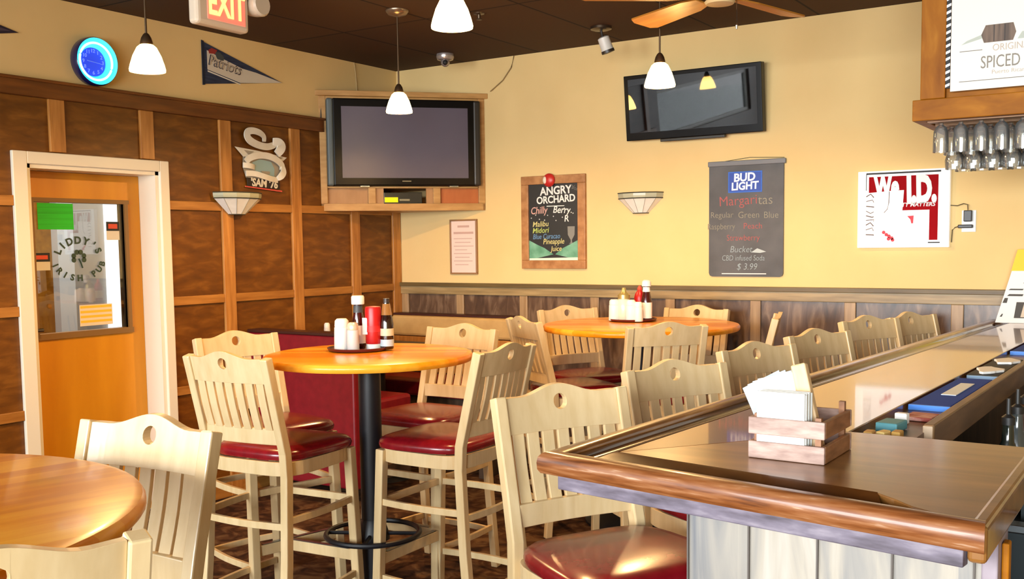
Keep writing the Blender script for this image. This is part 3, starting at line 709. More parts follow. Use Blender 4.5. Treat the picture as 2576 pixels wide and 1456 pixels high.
# ---- napkin caddy on the bar
CADW = noisy('weathered_crate', [(.3, (134, 104, 92)), (.6, (176, 146, 132)), (.8, (196, 168, 150))], scale=(3, 8, 12), nscale=6, rough=.5)
CADD = noisy('crate_side', [(.3, (120, 76, 46)), (.7, (160, 108, 70))], scale=(8, 3, 12), nscale=6, rough=.5)
cx, cy = 4.117, -3.773
t = thing('napkin_caddy', 'weathered wooden slatted caddy standing on the near end of the bar', 'caddy', (cx, cy, ZT+.0008), -.02)
w2, d2_ = .076, .092
for z0, z1 in ((.0, .034), (.048, .082)):
    bm = new(); bx(bm, -w2, w2, -d2_, -d2_+.009, z0, z1); obj('slat', bm, CADW, t, bevel=.002)
    bm = new(); bx(bm, -w2, w2, d2_-.009, d2_, z0, z1); obj('slat', bm, CADW, t, bevel=.002)
    bm = new(); bx(bm, -w2, -w2+.009, -d2_+.0095, d2_-.0095, z0, z1); obj('slat', bm, CADD, t, bevel=.002)
    bm = new(); bx(bm, w2-.009, w2, -d2_+.0095, d2_-.0095, z0, z1); obj('slat', bm, CADD, t, bevel=.002)
bm = new(); bx(bm, -w2+.0095, w2-.0095, -d2_+.0095, d2_-.0095, .0, .008); obj('bottom', bm, CADD, t)
for sx in (-1, 1):
    for sy in (-1, 1):
        bm = new(); bx(bm, sx*(w2-.0095), sx*(w2-.021), sy*(d2_-.0095), sy*(d2_-.021), .0085, .088 if sy < 0 else .10); obj('corner_post', bm, CADD, t)
bm = new()
for k in range(8): bx(bm, -.060+.001*(k % 3), .036+.001*((k*2) % 3), -.088+k*.0055, -.0835+k*.0055, .0, .125-.002*(k % 2))
tag(obj('napkin_stack', bm, NAPW, loc=(cx, cy, ZT+.0095), rot=(0, 0, -.02), bevel=.001), 'white paper napkins standing in the wooden caddy', 'napkins')
GREYC = mat('grey_white_card', (168, 174, 174), .5)
for k in range(4):
    bm = new(); box(bm, (0, 0, .075), (.088, .0022, .15))
    tag(obj('menu_card', bm, WHITEP if k == 0 else GREYC, loc=(cx-.016-.004*k, cy-.022+.012*k, ZT+.012), rot=(math.radians(-8-2*k), math.radians(-14-5*k), .05*k-.1)),
        ('white menu card leaning left in the wooden caddy, the front one', 'grey-edged menu card second in the caddy', 'grey-edged menu card third in the caddy', 'grey-edged menu card at the back of the caddy')[k], 'card', 'menu cards in the caddy')
bm = new(); bx(bm, -.015, .015, -.010, .010, 0, .175); tag(obj('wooden_paddle', bm, noisy('pale_stick', [(.3, (206, 168, 116)), (.7, (232, 200, 156))], scale=(6, 6, 1), nscale=6, rough=.5), loc=(cx+.044, cy-.035, ZT+.016), rot=(math.radians(-10), math.radians(-16), 0), bevel=.003), 'pale wooden stick leaning in the caddy over the cards', 'stick')

# ---- printed tent at the far end of the bar
t = thing('table_tent', 'white printed menu tent with a yellow top at the far end of the bar', 'menu tent', (4.03, -.11, ZT+.0008))
bm = new(); prism(bm, [(-.03, 0), (.42, 0), (.34, .36), (.062, .36)], lambda u, v, d: (u, d+.05*(v/.36), v), -.03, .03); obj('tent_body', bm, WHITEP, t)
bm = new(); prism(bm, [(.034, .262), (.36, .262), (.34, .37), (.060, .37)], lambda u, v, d: (u, d+.05*(v/.36), v), -.034, .034); o = obj('tent_top', bm, mat('yellow_card', (232, 200, 40), .6), t); o['label'] = 'yellow header of the tent'
bm = new()
for u0, u1, v0, v1 in ((.02, .09, .135, .145), (.025, .09, .165, .172), (.0, .02, .10, .125), (.055, .42, .025, .105), (-.01, .0, .03, .045), (.09, .30, .20, .206), (.10, .30, .225, .231)):
    prism(bm, [(u0, v0), (u1, v0), (u1+(.005), v1), (u0+.01, v1)], lambda u, v, d: (u, d+.05*(v/.36), v), -.0325, -.031)
obj('tent_print', bm, mat('dark_print', (60, 54, 46), .6), t)
bm = new(); prism(bm, [(.085, .03), (.42, .03), (.42, .10), (.10, .10)], lambda u, v, d: (u, d+.05*(v/.36), v), -.034, -.0328); obj('tent_picture', bm, mat('cream_print', (208, 190, 166), .6), t)

# ================================================================== CORNER TV CABINET
ang = math.radians(46.55)
t = thing('corner_tv_cabinet', 'pale wooden corner cabinet hung high across the corner, holding a television', 'cabinet', (.387, -.409, 1.735), ang)
def tri(z0, z1, w, m, name, inset=0, over=0):
    bm = new(); prism(bm, [(-w/2, -over), (w/2, -over), (w/2-.02+over, .0), (0.0, w/2-.045), (-w/2+.02-over, .0)], lambda u, v, d: (u, v, d), z0, z1); return obj(name, bm, m, t, bevel=.003)
tri(.0, .048, 1.115, CABW, 'bottom_board')
tri(.150, .162, 1.04, CABW, 'shelf')
tri(.755, .79, 1.16, CABW, 'top_board', over=.02)
for s in (-1, 1):
    bm = new(); bx(bm, s*.557, s*.512, -.001, .05, .048, .755); obj('stile', bm, CABW, t, bevel=.003)
    bm = new(); bx(bm, s*.245, s*.195, .0, .03, .048, .150); obj('divider', bm, CABW, t, bevel=.002)
bm = new(); bx(bm, -.512, .512, .0, .03, .715, .755); obj('head_rail', bm, CABW, t, bevel=.003)
for xa, xb, yy in ((-.512, -.245, .03), (-.195, -.14, .02), (.15, .195, .02)):
    bm = new(); bx(bm, xa, xb, yy, .045, .048, .15); obj('lower_panel', bm, CABWP, t)
bm = new(); bx(bm, .245, .512, .03, .045, .048, .15); o = obj('lower_panel', bm, CABWO, t); o['label'] = 'more orange panel'
bm = new(); bx(bm, -.512, .512, .12, .13, .162, .755); obj('back_panel', bm, DARKW, t)
# cable box in the slot
t2 = thing('cable_box', 'black cable box with a yellow lit display in the cabinet slot', 'cable box', (.387+.035*math.cos(ang)-.06*math.sin(ang)*1, -.409+.0*1+.06*math.cos(ang), 1.7835), ang)
bm = new(); bx(bm, -.155, .105, -.02, .09, 0, .075); obj('box_body', bm, mat('box_black', (20, 22, 20), .3), t2, bevel=.003)
bm = new(); bx(bm, -.15, -.06, -.0225, -.020, .008, .042); obj('display', bm, emis('yellow_display', (240, 200, 30), 1.3), t2)
bm = new(); bx(bm, -.05, .02, -.0225, -.020, .018, .030); obj('buttons', bm, CHROME, t2)
# television
t = thing('television', 'silver-sided black television with a blank grey screen in the corner cabinet', 'television', (.387, -.409, 1.8985), ang)
bm = new(); bx(bm, -.470, .500, -.045, .05, .0, .573); obj('tv_frame', bm, TVBLK, t, bevel=.008)
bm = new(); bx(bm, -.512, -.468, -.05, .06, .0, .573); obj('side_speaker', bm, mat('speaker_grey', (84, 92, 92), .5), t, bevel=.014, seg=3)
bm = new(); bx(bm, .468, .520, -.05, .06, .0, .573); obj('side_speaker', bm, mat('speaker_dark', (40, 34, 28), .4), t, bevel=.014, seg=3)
bm = new(); bx(bm, -.415, .432, -.0475, -.044, .052, .520); obj('screen', bm, noisy('plasma_screen', [(.3, (84, 77, 92)), (.7, (92, 84, 98))], nscale=3, rough=.35), t)
bm = new(); bx(bm, -.02, .04, -.0475, -.044, .028, .034); obj('maker_badge', bm, CHROME, t)
for fx in (-.27, .33):
    bm = new(); bx(bm, fx-.03, fx+.03, -.05, .0, -.006, .0); obj('foot', bm, STEEL, t)
# cables above the cabinet
bm = new(); tube(bm, [(1.02, -.008, HC-.002), (1.0, -.012, 2.68), (.93, -.012, 2.60), (.83, -.015, 2.535)], .003, 6); tag(obj('cable', bm, mat('dull_cable', (150, 122, 74), .6), smooth=True), 'thin cable running from the ceiling down to the right of the television cabinet', 'cable')
bm = new(); tube(bm, [(.008, -.46, HC-.002), (.012, -.45, 2.68), (.012, -.44, 2.53)], .004, 6); tag(obj('cable', bm, mat('pale_cable', (176, 144, 90), .6), smooth=True), 'thin cable running from the ceiling down on the left wall to the cabinet', 'cable')
bm = new(); tube(bm, [(.012, -.80, 2.50), (.012, -.80, 2.42), (.014, -.805, 2.342)], .004, 6); tag(obj('cable', bm, INK, smooth=True), 'short dark cable on the left side of the television cabinet', 'cable')

# ================================================================== BACK WALL THINGS
# second television, tilted
t = thing('television', 'glossy black wide television tilted on the yellow back wall', 'television', (2.322, -.06, 2.325), rot=(math.radians(6.2), 0, 0))
bm = new(); bx(bm, -.434, .434, -.04, .02, -.196, .196); obj('tv_frame', bm, TVBLK, t, bevel=.004)
bm = new(); bx(bm, -.405, .405, -.0425, -.040, -.150, .172); obj('screen', bm, mat('dark_glossy_screen', (7, 8, 9), .02, spec=.7), t)
bm = new(); bx(bm, -.21, .20, -.035, .0, -.214, -.196); obj('lower_bar', bm, mat('dark_bar', (40, 34, 22), .4), t, bevel=.003)
bm = new(); bx(bm, -.12, .12, .02, .055, -.1, .1); obj('bracket', bm, BLACK, t)
# framed paper notice
def board(name, label, cat, x0, x1, z0, z1, fw, fm, depth=.018):
    t = thing(name, label, cat, ((x0+x1)/2, 0, (z0+z1)/2))
    w, h = (x1-x0)/2, (z1-z0)/2
    if fw: obj('frame', frame_bm(-w, w, -h, h, fw, 0, -depth), fm, t, bevel=.003)
    return t, w, h
t, w, h = board('framed_notice', 'narrow pink paper notice in a thin brown frame on the back wall', 'notice', .466, .700, 1.293, 1.677, .012, mat('thin_brown_frame', (150, 110, 70), .5))
bm = new(); bx(bm, -w+.008, w-.008, -.004, -.010, -h+.008, h-.008); obj('paper', bm, mat('pinkish_paper', (232, 204, 190), .7), t)
bm = new()
for k, (a, c) in enumerate(((-.05, .05), (-.085, .085))): bx(bm, a, c, -.0105, -.0112, .135-k*.045, .150-k*.045)
for k in range(8): 
    L0 = -.085+.01*(k % 2); L1 = (.075, .06, .085, .03, .07, .05, .075, .04)[k]; bx(bm, L0, L1, -.0105, -.0112, .055-k*.026, .060-k*.026)
obj('faint_print', bm, mat('faint_ink', (196, 160, 146), .7), t)
# framed chalkboard
t, w, h = board('chalkboard', 'wood-framed cider chalkboard with green hills and a red apple on top', 'chalkboard', 1.072, 1.560, 1.334, 1.948, .056, noisy('frame_wood', [(.3, (150, 98, 52)), (.7, (188, 136, 84))], scale=(6, 6, 6), nscale=3, rough=.45), .024)
bm = new(); bx(bm, -w+.045, w-.045, -.004, -.012, -h+.045, h-.045); obj('slate', bm, mat('black_slate', (34, 34, 32), .45), t)
CH = lambda n, c: mat('chalk_'+n, c, .8)
lettering('chalk_white', [('ANGRY', .074, .02, .205, .04, .95, 0, .025), ('ORCHARD', .066, .02, .148, .04, .92, 0, .025), ('Berry', .064, .062, .078, -.05, .9, .2, .01), ('R', .06, .10, .02, 0, 1, .1, .01)], CH('white', (232, 230, 222)), t, loc=(0, -.0125, 0))
lettering('chalk_pink', [('Chilly', .066, -.112, .078, .05, .85, .2, .01)], CH('pink', (206, 160, 148)), t, loc=(0, -.0125, 0))
lettering('chalk_yellow', [('Malibu', .050, -.10, -.012, .03, .95, .2, .005), ('Pineapple', .050, .0, -.128, .02, .85, .2, .005), ('Juice', .048, .02, -.176, .03, .9, .2, .005)], CH('yellow', (206, 196, 128)), t, loc=(0, -.0125, 0))
lettering('chalk_green', [('Midori', .050, -.10, -.054, .03, .95, .2, .005)], CH('green', (180, 196, 100)), t, loc=(0, -.0125, 0))
lettering('chalk_blue', [('Blue Curacao', .048, -.055, -.094, .02, .8, .2, .005)], CH('blue', (100, 140, 176)), t, loc=(0, -.0125, 0))
bm = text_bm([]); bx(bm, -.05, .085, -.013, -.0136, .103, .108)
for a in range(11): 
    q = a*.6; disc(bm, (-.17+.033*a+.01*math.sin(q*5), -.0126, .03+.02*math.sin(q*3)+(.04 if a > 7 else 0)), .004, 0, d=.001, seg=6)
obj('chalk_specks', bm, CH('white', (232, 230, 222)), t)
lettering('chalk_grey', [('2', .04, .145, .225, .3), ('for', .036, .17, .215, -.4)], CH('grey', (110, 108, 100)), t, loc=(0, -.0125, 0))
bm = new(); prism(bm, [(.108, -.03), (.162, -.03), (.160, -.085), (.148, -.105), (.140, -.118), (.142, -.135), (.156, -.143), (.118, -.143), (.130, -.135), (.131, -.118), (.122, -.105), (.110, -.085)], lambda u, v, d: (u, d, v), -.0122, -.0132); obj('chalk_glass', bm, CH('glass', (130, 128, 120)), t)
GH = noisy('green_hill_print', [(.35, (84, 142, 112)), (.65, (124, 178, 150))], nscale=12, rough=.7)
bm = new()
prism(bm, [(-.195, -.250), (0, -.212), (-.07, -.170), (-.12, -.150), (-.195, -.115)], lambda u, v, d: (u, d, v), -.0124, -.0134)
prism(bm, [(.195, -.250), (.195, -.115), (.12, -.150), (.07, -.172), (.012, -.212)], lambda u, v, d: (u, d, v), -.0124, -.0134)
obj('printed_hills', bm, GH, t)
bm = new(); prism(bm, [(-.195, -.238), (.195, -.232), (.195, -.258), (-.195, -.258)], lambda u, v, d: (u, d, v), -.0126, -.0142); obj('printed_road', bm, CH('road', (206, 226, 206)), t)
bm = new(); bmesh.ops.create_uvsphere(bm, u_segments=18, v_segments=12, radius=.045, matrix=Matrix.Translation((-.02, -.03, .275)) @ Matrix.Diagonal((1, .5, 1, 1))); ap = obj('apple_emblem', bm, mat('apple_red', (190, 40, 34), .35), t, smooth=True, label='red apple emblem on the top of the frame')
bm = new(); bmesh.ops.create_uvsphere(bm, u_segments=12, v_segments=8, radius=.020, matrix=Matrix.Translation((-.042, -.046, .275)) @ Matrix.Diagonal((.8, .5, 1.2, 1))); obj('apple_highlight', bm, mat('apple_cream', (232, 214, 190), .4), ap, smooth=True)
# chalk banner
t = thing('chalkboard_banner', 'tall grey hanging chalk banner with a blue beer logo and a list of margaritas', 'chalkboard', (2.631, 0, 1.632))
BW, BH = .2275, .342
bm = new(); pl = []
for sx, sz in ((1, -1), (-1, -1)):
    for k in range(5):
        a = (k/4)*PI/2; a = (-PI/2+ (PI/2)*(k/4)) if sx > 0 else (-PI+ (0)*(k/4)) 
pl = [(-BW, BH), (-BW, -BH+.02), (-BW+.006, -BH+.006), (-BW+.02, -BH), (BW-.02, -BH), (BW-.006, -BH+.006), (BW, -BH+.02), (BW, BH)]
prism(bm, pl, lambda u, v, d: (u, d, v), -.004, -.012); obj('banner_sheet', bm, noisy('slate_sheet', [(.3, (62, 62, 64)), (.7, (86, 86, 88))], nscale=5, detail=6, rough=.55), t)
bm = new(); bx(bm, -BW-.006, BW+.012, -.002, -.020, BH-.03, BH); obj('top_bar', bm, mat('grey_bar', (110, 110, 112), .45), t, bevel=.004)
bm = new(); tube(bm, [(-.13, -.004, BH), (.02, -.004, BH+.015), (BW, -.004, BH+.004)], .0015, 5); obj('hanger_wire', bm, INK, t)
X = lambda f: -BW+2*BW*f
Z = lambda f: BH-2*BH*f
bm = new(); bx(bm, X(.265), X(.72), -.0122, -.014, Z(.275), Z(.095)); lg = obj('logo_panel', bm, mat('logo_blue', (24, 92, 190), .5), t)
bm = new(); bx(bm, X(.28), X(.705), -.0142, -.0148, Z(.265), Z(.105)); obj('logo_field', bm, mat('logo_deep_blue', (20, 64, 160), .5), lg)
lettering('logo_lettering', [('BUD', .066, X(.485), Z(.148), 0.03, 1.0, .06, .03), ('LIGHT', .062, X(.49), Z(.222), .03, .95, .06, .03)], mat('logo_white', (240, 244, 246), .5), lg, loc=(0, -.0155, 0))
lettering('chalk_pink', [('Margari', .082, X(.40), Z(.345), .04, .95, 0, -.008), ('Peach', .05, X(.60), Z(.565), 0, 1, 0, -.008), ('Strawberry', .05, X(.47), Z(.665), 0, .9, 0, -.008)], CH('rose', (168, 90, 88)), t, loc=(0, -.0125, 0))
lettering('chalk_grey', [('tas', .080, X(.765), Z(.345), .0, 1, 0, -.008), ('Regular', .05, X(.18), Z(.465), 0, .95, 0, -.01), ('Raspberry', .05, X(.17), Z(.565), 0, .85, 0, -.01), ('Green', .054, X(.545), Z(.47), 0, .95, 0, -.008), ('Blue', .054, X(.84), Z(.475), 0, .95, 0, -.008)], CH('banner_grey', (142, 138, 122)), t, loc=(0, -.0125, 0))
lettering('chalk_blue_grey', [('Bucket', .055, X(.44), Z(.765), 0, .9, .2, -.01), ('CBD infused Soda', .046, X(.47), Z(.84), 0, .78, .1, -.01), ('$ 3.99', .055, X(.52), Z(.915), 0, .9, .2, -.01)], CH('banner_blue', (150, 164, 170)), t, loc=(0, -.0125, 0))
bm = new(); prism(bm, [(X(.58), Z(.79)), (X(.66), Z(.755)), (X(.78), Z(.785)), (X(.70), Z(.795))], lambda u, v, d: (u, d, v), -.0124, -.0134); obj('chalk_swash', bm, CH('banner_blue2', (176, 188, 190)), t)
bm = new(); bx(bm, X(.18), X(.78), -.0122, -.0132, Z(.978), Z(.970)); obj('bottom_line', bm, CH('white', (232, 230, 222)), t)
# We I.D. sign
t = thing('id_sign', 'white lightbox sign with a red field reading We I.D.', 'sign', (3.518, 0, 1.663))
SW, SH = .2365, .2085
X = lambda f: -SW+2*SW*f
Z = lambda f: SH-2*SH*f
bm = new(); bx(bm, -SW, SW, 0, -.035, -SH, SH); obj('sign_box', bm, mat('sign_white', (244, 244, 240), .35, emit=(255, 252, 245), es=.25), t, bevel=.003)
bm = new(); bx(bm, X(.095), X(.905), -.0352, -.037, Z(.045), Z(.022)); bx(bm, X(.78), X(.905), -.0352, -.037, Z(.945), Z(.93)); bx(bm, X(.093), X(.10), -.0352, -.037, Z(.25), Z(.03)); obj('black_line', bm, INK, t)
bm = new(); bx(bm, X(.125), X(.88), -.0352, -.0365, Z(.52), Z(.075)); bx(bm, X(.79), X(.88), -.0352, -.0365, Z(.905), Z(.52)); obj('red_field', bm, noisy('sign_red', [(.3, (140, 8, 16)), (.7, (158, 14, 24))], nscale=5, rough=.8, spec=.1), t)
lettering('lettering', [('We', .165, X(.325), Z(.225), .03, .50, 0, .06), ('I.D.', .190, X(.70), Z(.27), .03, .55, 0, .065), ('ITY MATTERS', .030, X(.66), Z(.452), .0, 1.0, .2, .02)], mat('sign_letter_white', (226, 234, 234), .5), t, loc=(0, -.0372, 0))
bm = new()
prism(bm, [(X(.09), Z(.93)), (X(.79), Z(.93)), (X(.78), Z(.55)), (X(.50), Z(.545)), (X(.515), Z(.26)), (X(.36), Z(.265)), (X(.09), Z(.285))], lambda u, v, d: (u, d, v), -.0392, -.0405)
obj('taped_paper', bm, mat('sign_paper', (248, 248, 246), .6, emit=(255, 252, 245), es=.2), t, label='white paper taped over the sign')
bm = new()
tube(bm, [(X(.355), -.041, Z(.27)), (X(.352), -.041, Z(.42)), (X(.335), -.041, Z(.50)), (X(.30), -.041, Z(.545))], .002, 5)
for k in range(9):
    z = Z(.33+.062*k); tube(bm, [(X(.10), -.041, z), (X(.15+.02*(k % 3)), -.041, z+.014*math.cos(k)), (X(.185), -.041, z-.006)], .0022 if k % 2 else .003, 5)
obj('paper_scribble', bm, mat('scribble_grey', (120, 104, 100), .6), t)
bm = new()
for k, (u, v) in enumerate(((.30, .80), (.33, .83), (.36, .85), (.39, .875), (.355, .885), (.40, .90))): disc(bm, (X(u), -.0408, Z(v)), .0095, 0, d=.001, seg=10)
obj('red_cherries_print', bm, mat('print_pink_red', (206, 50, 66), .6), t)
bm = new(); prism(bm, [(X(.555), Z(.595)), (X(.625), Z(.59)), (X(.62), Z(.69)), (X(.60), Z(.69)), (X(.59), Z(.64))], lambda u, v, d: (u, d, v), -.0408, -.0418)
obj('red_print', bm, mat('print_pink_red', (206, 50, 66), .6), t)
# outlet with plugs
t = thing('wall_outlet', 'white wall outlet with two black plugs, right of the red sign', 'outlet', (3.845, 0, 1.59))
bm = new(); bx(bm, -.035, .035, 0, -.006, -.057, .057); obj('plate', bm, WHITE, t, bevel=.002)
bm = new(); bx(bm, -.022, .018, -.006, -.035, -.002, .056); obj('plug', bm, mat('plug_black', (34, 34, 38), .4), t, bevel=.004)
bm = new(); bx(bm, -.05, .022, -.006, -.030, -.036, -.018); obj('plug', bm, mat('plug_black', (34, 34, 38), .4), t, bevel=.004)
bm = new(); tube(bm, [(3.756, -.012, 1.675), (3.79, -.014, 1.672), (3.82, -.016, 1.682), (3.84, -.018, 1.676), (3.842, -.02, 1.648)], .003, 6); tag(obj('power_cord', bm, mat('brown_cord', (104, 90, 62), .6), smooth=True), 'thin cord from the red sign to the tall black plug', 'cord')
bm = new(); tube(bm, [(3.794, -.016, 1.562), (3.78, -.012, 1.558), (3.766, -.008, 1.545), (3.762, -.006, 1.48)], .003, 6); tag(obj('power_cord', bm, mat('brown_cord', (104, 90, 62), .6), smooth=True), 'thin cord dropping from the flat black plug beside the sign', 'cord')
# wall sconces: faceted half bowls
SCG = noisy('opal_glass_panels', [(.3, (226, 222, 210)), (.7, (240, 236, 226))], nscale=14, rough=.35)
def sconce(label, loc, rz, w, h):
    t = thing('wall_sconce', label, 'sconce', loc, rz, 'half-bowl glass wall sconces')
    n = 6
    def ring(r, z): return [(-r*math.cos(PI*i/n), -.72*r*math.sin(PI*i/n)-.001, z) for i in range(n+1)]
    levels = [(w*.5, 0), (w*.5, -.018), (w*.485, -.034), (w*.17, -h)]
    bm = new(); R_ = [[bm.verts.new(p) for p in ring(r, z)] for r, z in levels[2:]]
    for A_, B_ in zip(R_, R_[1:]):
        for i in range(n): bm.faces.new((A_[i], A_[i+1], B_[i+1], B_[i]))
    bm.faces.new(R_[-1]); obj('glass_bowl', bm, SCG, t)
    bm = new(); R_ = [[bm.verts.new(p) for p in ring(r, z)] for r, z in levels[:3]]
    for A_, B_ in zip(R_, R_[1:]):
        for i in range(n): bm.faces.new((A_[i], A_[i+1], B_[i+1], B_[i]))
    obj('glass_band', bm, mat('olive_glass_band', (176, 176, 150), .3), t)
    bm = new(); DK = mat('dark_came', (64, 62, 50), .5)
    for r, z in (levels[0], levels[2]): tube(bm, ring(r+.001, z), .0035, 5)
    a, c = ring(levels[2][0]+.001, levels[2][1]), ring(levels[3][0]+.001, levels[3][1])
    tube(bm, c, .003, 5)
    obj('came', bm, DK, t)
    bm = new()
    for i in range(1, n): tube(bm, [a[i], c[i]], .0014, 5)
    obj('panel_seam', bm, mat('grey_came', (150, 144, 128), .5), t)
    bm = new(); bx(bm, -.05, .05, 0, -.008, -h*.9, -.02); obj('back_plate', bm, BRONZE, t)
sconce('white faceted half-bowl sconce on the yellow back wall', (1.948, -.001, 1.808), 0, .305, .125)
sconce('white faceted half-bowl sconce on the dark panelled wall', (.020, -1.563, 1.826), PI/2, .345, .128)

# ================================================================== LEFT WALL THINGS
t = thing('neon_clock', 'round wall clock glowing with blue neon light', 'clock', (.001, -2.489, 2.468), PI/2)
bm = new(); 
prof = [(.116, .0), (.124, -.01), (.124, -.05), (.118, -.06)]
n = 48
def ringy(bm, prof, n=48):
    rs = [[bm.verts.new((r*math.cos(2*PI*i/n), y, r*math.sin(2*PI*i/n))) for i in range(n)] for r, y in prof]
    for A_, B_ in zip(rs, rs[1:]):
        for i in range(n): bm.faces.new((A_[i], A_[(i+1) % n], B_[(i+1) % n], B_[i]))
    return rs
ringy(bm, prof); obj('clock_case', bm, mat('clock_case_blue', (14, 20, 70), .3, coat=.5), t, smooth=True)
bm = new(); ringy(bm, [(.118, -.058), (.110, -.030), (.100, -.020), (.066, -.016)]); obj('reflector', bm, mat('clock_reflector', (90, 220, 250), .3, emit=(40, 215, 255), es=1.1), t, smooth=True)
bm = new(); tube(bm, [(.094*math.cos(2*PI*i/48), -.045, .094*math.sin(2*PI*i/48)) for i in range(48)], .006, 8, closed=True); obj('neon_tube', bm, emis('neon_cyan', (150, 250, 255), 2.6), t, smooth=True)
bm = new(); disc(bm, (0, -.015, 0), .074, 0, d=.004, seg=40); fc = obj('clock_face', bm, mat('clock_face_blue', (40, 60, 200), .4, emit=(40, 70, 220), es=.55), t)
nums = [(str(k), .026, .056*math.sin(k*PI/6), .056*math.cos(k*PI/6), 0, 1, 0, .01) for k in range(1, 13)]
obj('numerals', text_bm(nums), mat('clock_numerals', (120, 130, 240), .4, emit=(110, 120, 240), es=.6), fc, loc=(0, -.0205, 0))
bm = new(); tube(bm, [(0, -.0215, 0), (-.035, -.0215, .004)], .002, 5); tube(bm, [(0, -.0225, 0), (.05, -.0225, -.006)], .0015, 5); obj('clock_hands', bm, mat('clock_hand', (150, 160, 245), .4), fc)

NAVY = noisy('navy_felt', [(.3, (28, 36, 60)), (.7, (52, 60, 84))], scale=(1, 1, 10), nscale=9, rough=.85)
FELTW = mat('white_felt', (206, 198, 182), .85)
t = thing('pennant', 'navy and silver football pennant pointing right, high on the left wall', 'pennant', (.001, -1.754, 2.57), PI/2)
obj('pennant_felt', poly_plate([(0, .12), (0, -.121), (.616, -.039)], -.002, .003), NAVY, t)
obj('pennant_edge', poly_plate([(-.012, .128), (-.012, -.128), (.004, -.125), (.004, .124)], -.0015, .005), mat('navy_edge', (24, 30, 48), .8), t)
obj('pennant_band', poly_plate([(.025, .075), (.11, .05), (.29, .005), (.40, -.005), (.616, -.039), (.46, -.06), (.27, -.082), (.025, -.035)], -.0052, .001), FELTW, t)
lettering('pennant_script', [('Patriots', .088, .155, .005, -.13, .9, .15, .012)], mat('navy_script', (60, 56, 66), .8), t, loc=(0, -.0068, 0))
obj('pennant_script_fill', text_bm([('Patriots', .084, .155, .006, -.13, .9, .15, -.012)]), mat('silver_script', (186, 170, 150), .8), t, loc=(0, -.0086, 0))
obj('pennant_stripe', poly_plate([(.025, -.040), (.27, -.088), (.27, -.094), (.025, -.048)], -.0064, .001), mat('white_stripe', (226, 220, 206), .8), t)
obj('pennant_emblem_red', poly_plate([(.035, .078), (.06, .092), (.10, .084), (.085, .062), (.04, .058)], -.0064, .002), mat('emblem_red', (150, 44, 36), .8), t)
obj('pennant_emblem_blue', poly_plate([(.085, .074), (.12, .075), (.15, .050), (.145, .030), (.10, .034), (.09, .05)], -.0064, .002), mat('emblem_slate', (66, 72, 74), .8), t)
t = thing('pennant', 'dark pennant tip at the left edge of the picture, above the door', 'pennant', (.001, -3.46, 2.56), PI/2)
obj('pennant_felt', poly_plate([(0, .13), (0, -.12), (.580, -.006)], -.002, .003), mat('dark_felt', (40, 28, 44), .85), t)
obj('pennant_print', poly_plate([(.10, .06), (.10, -.06), (.54, -.004)], -.0052, .001), mat('dark_felt_print', (74, 60, 72), .85), t)

# tin beer sign with ribbons
t = thing('tin_sign', 'tin beer sign of white ribbons with SAM 76 lettering on the panelled wall', 'sign', (.002, -1.296, 2.04), PI/2)
TW = noisy('sign_cream_tin', [(.3, (222, 212, 192)), (.7, (240, 234, 220))], nscale=8, rough=.4); TSH = mat('sign_grey_shade', (164, 152, 132), .5); TBL = mat('sign_pale_blue', (150, 178, 180), .4)
def S_(u, v): return ((u-655)/1310*.60, (730-v)/1456*.445+.0)   # design drawn on a 1310 x 1456 grid
def plate(pts, y, m, nm, th=.004): return obj(nm, poly_plate([S_(*p) for p in pts], y, th), m, t, bevel=.001)
plate([(250, 640), (420, 580), (880, 640), (950, 760), (960, 980), (860, 1130), (290, 1110), (240, 900)], -.003, TSH, 'shield')
plate([(400, 800), (540, 725), (740, 760), (800, 900), (790, 1090), (600, 1040), (450, 960)], -.0075, TBL, 'blue_field', .001)
plate([(100, 520), (480, 560), (1030, 650), (940, 745), (900, 740), (740, 640), (480, 600), (330, 700), (240, 700)], -.009, TW, 'star_wing')
plate([(250, 570), (430, 585), (330, 660)], -.014, TSH, 'wing_shade', .001)
plate([(770, 625), (960, 660), (890, 700)], -.014, TSH, 'wing_shade', .001)
def ribbon(pts, w, y, nm, m=TW):
    bm = new(); P_ = [Vector((S_(*p)[0], y, S_(*p)[1])) for p in pts]
    def cr(a, b, c, d, t): return .5*((2*b)+(c-a)*t+(2*a-5*b+4*c-d)*t*t+(3*b-a-3*c+d)*t*t*t)
    Q, ws = [], []; wl = w if isinstance(w, (list, tuple)) else [w]*len(P_); m_ = len(P_)-1
    for i in range(m_):
        for k in range(5):
            f = k/5; Q.append(cr(P_[max(i-1, 0)], P_[i], P_[i+1], P_[min(i+2, m_)], f)); ws.append(wl[i]*(1-f)+wl[i+1]*f)
    Q.append(P_[-1]); ws.append(wl[-1]); P_, w = Q, ws; n = len(P_); vs = []
    for i, p in enumerate(P_):
        d = (P_[min(i+1, n-1)]-P_[max(i-1, 0)]).normalized(); nn_ = Vector((-d.z, 0, d.x)); ww = w if not isinstance(w, (list, tuple)) else w[i]
        yy = -.012*math.sin(PI*i/(n-1))
        vs.append([bm.verts.new(p+nn_*ww+Vector((0, yy, 0))), bm.verts.new(p-nn_*ww+Vector((0, yy, 0))), bm.verts.new(p-nn_*ww+Vector((0, yy-.006, 0))), bm.verts.new(p+nn_*ww+Vector((0, yy-.006, 0)))])
    for A_, B_ in zip(vs, vs[1:]):
        for k in range(4): bm.faces.new((A_[k], A_[(k+1) % 4], B_[(k+1) % 4], B_[k]))
    bm.faces.new(vs[0]); bm.faces.new(list(reversed(vs[-1]))); return obj(nm, bm, m, t)
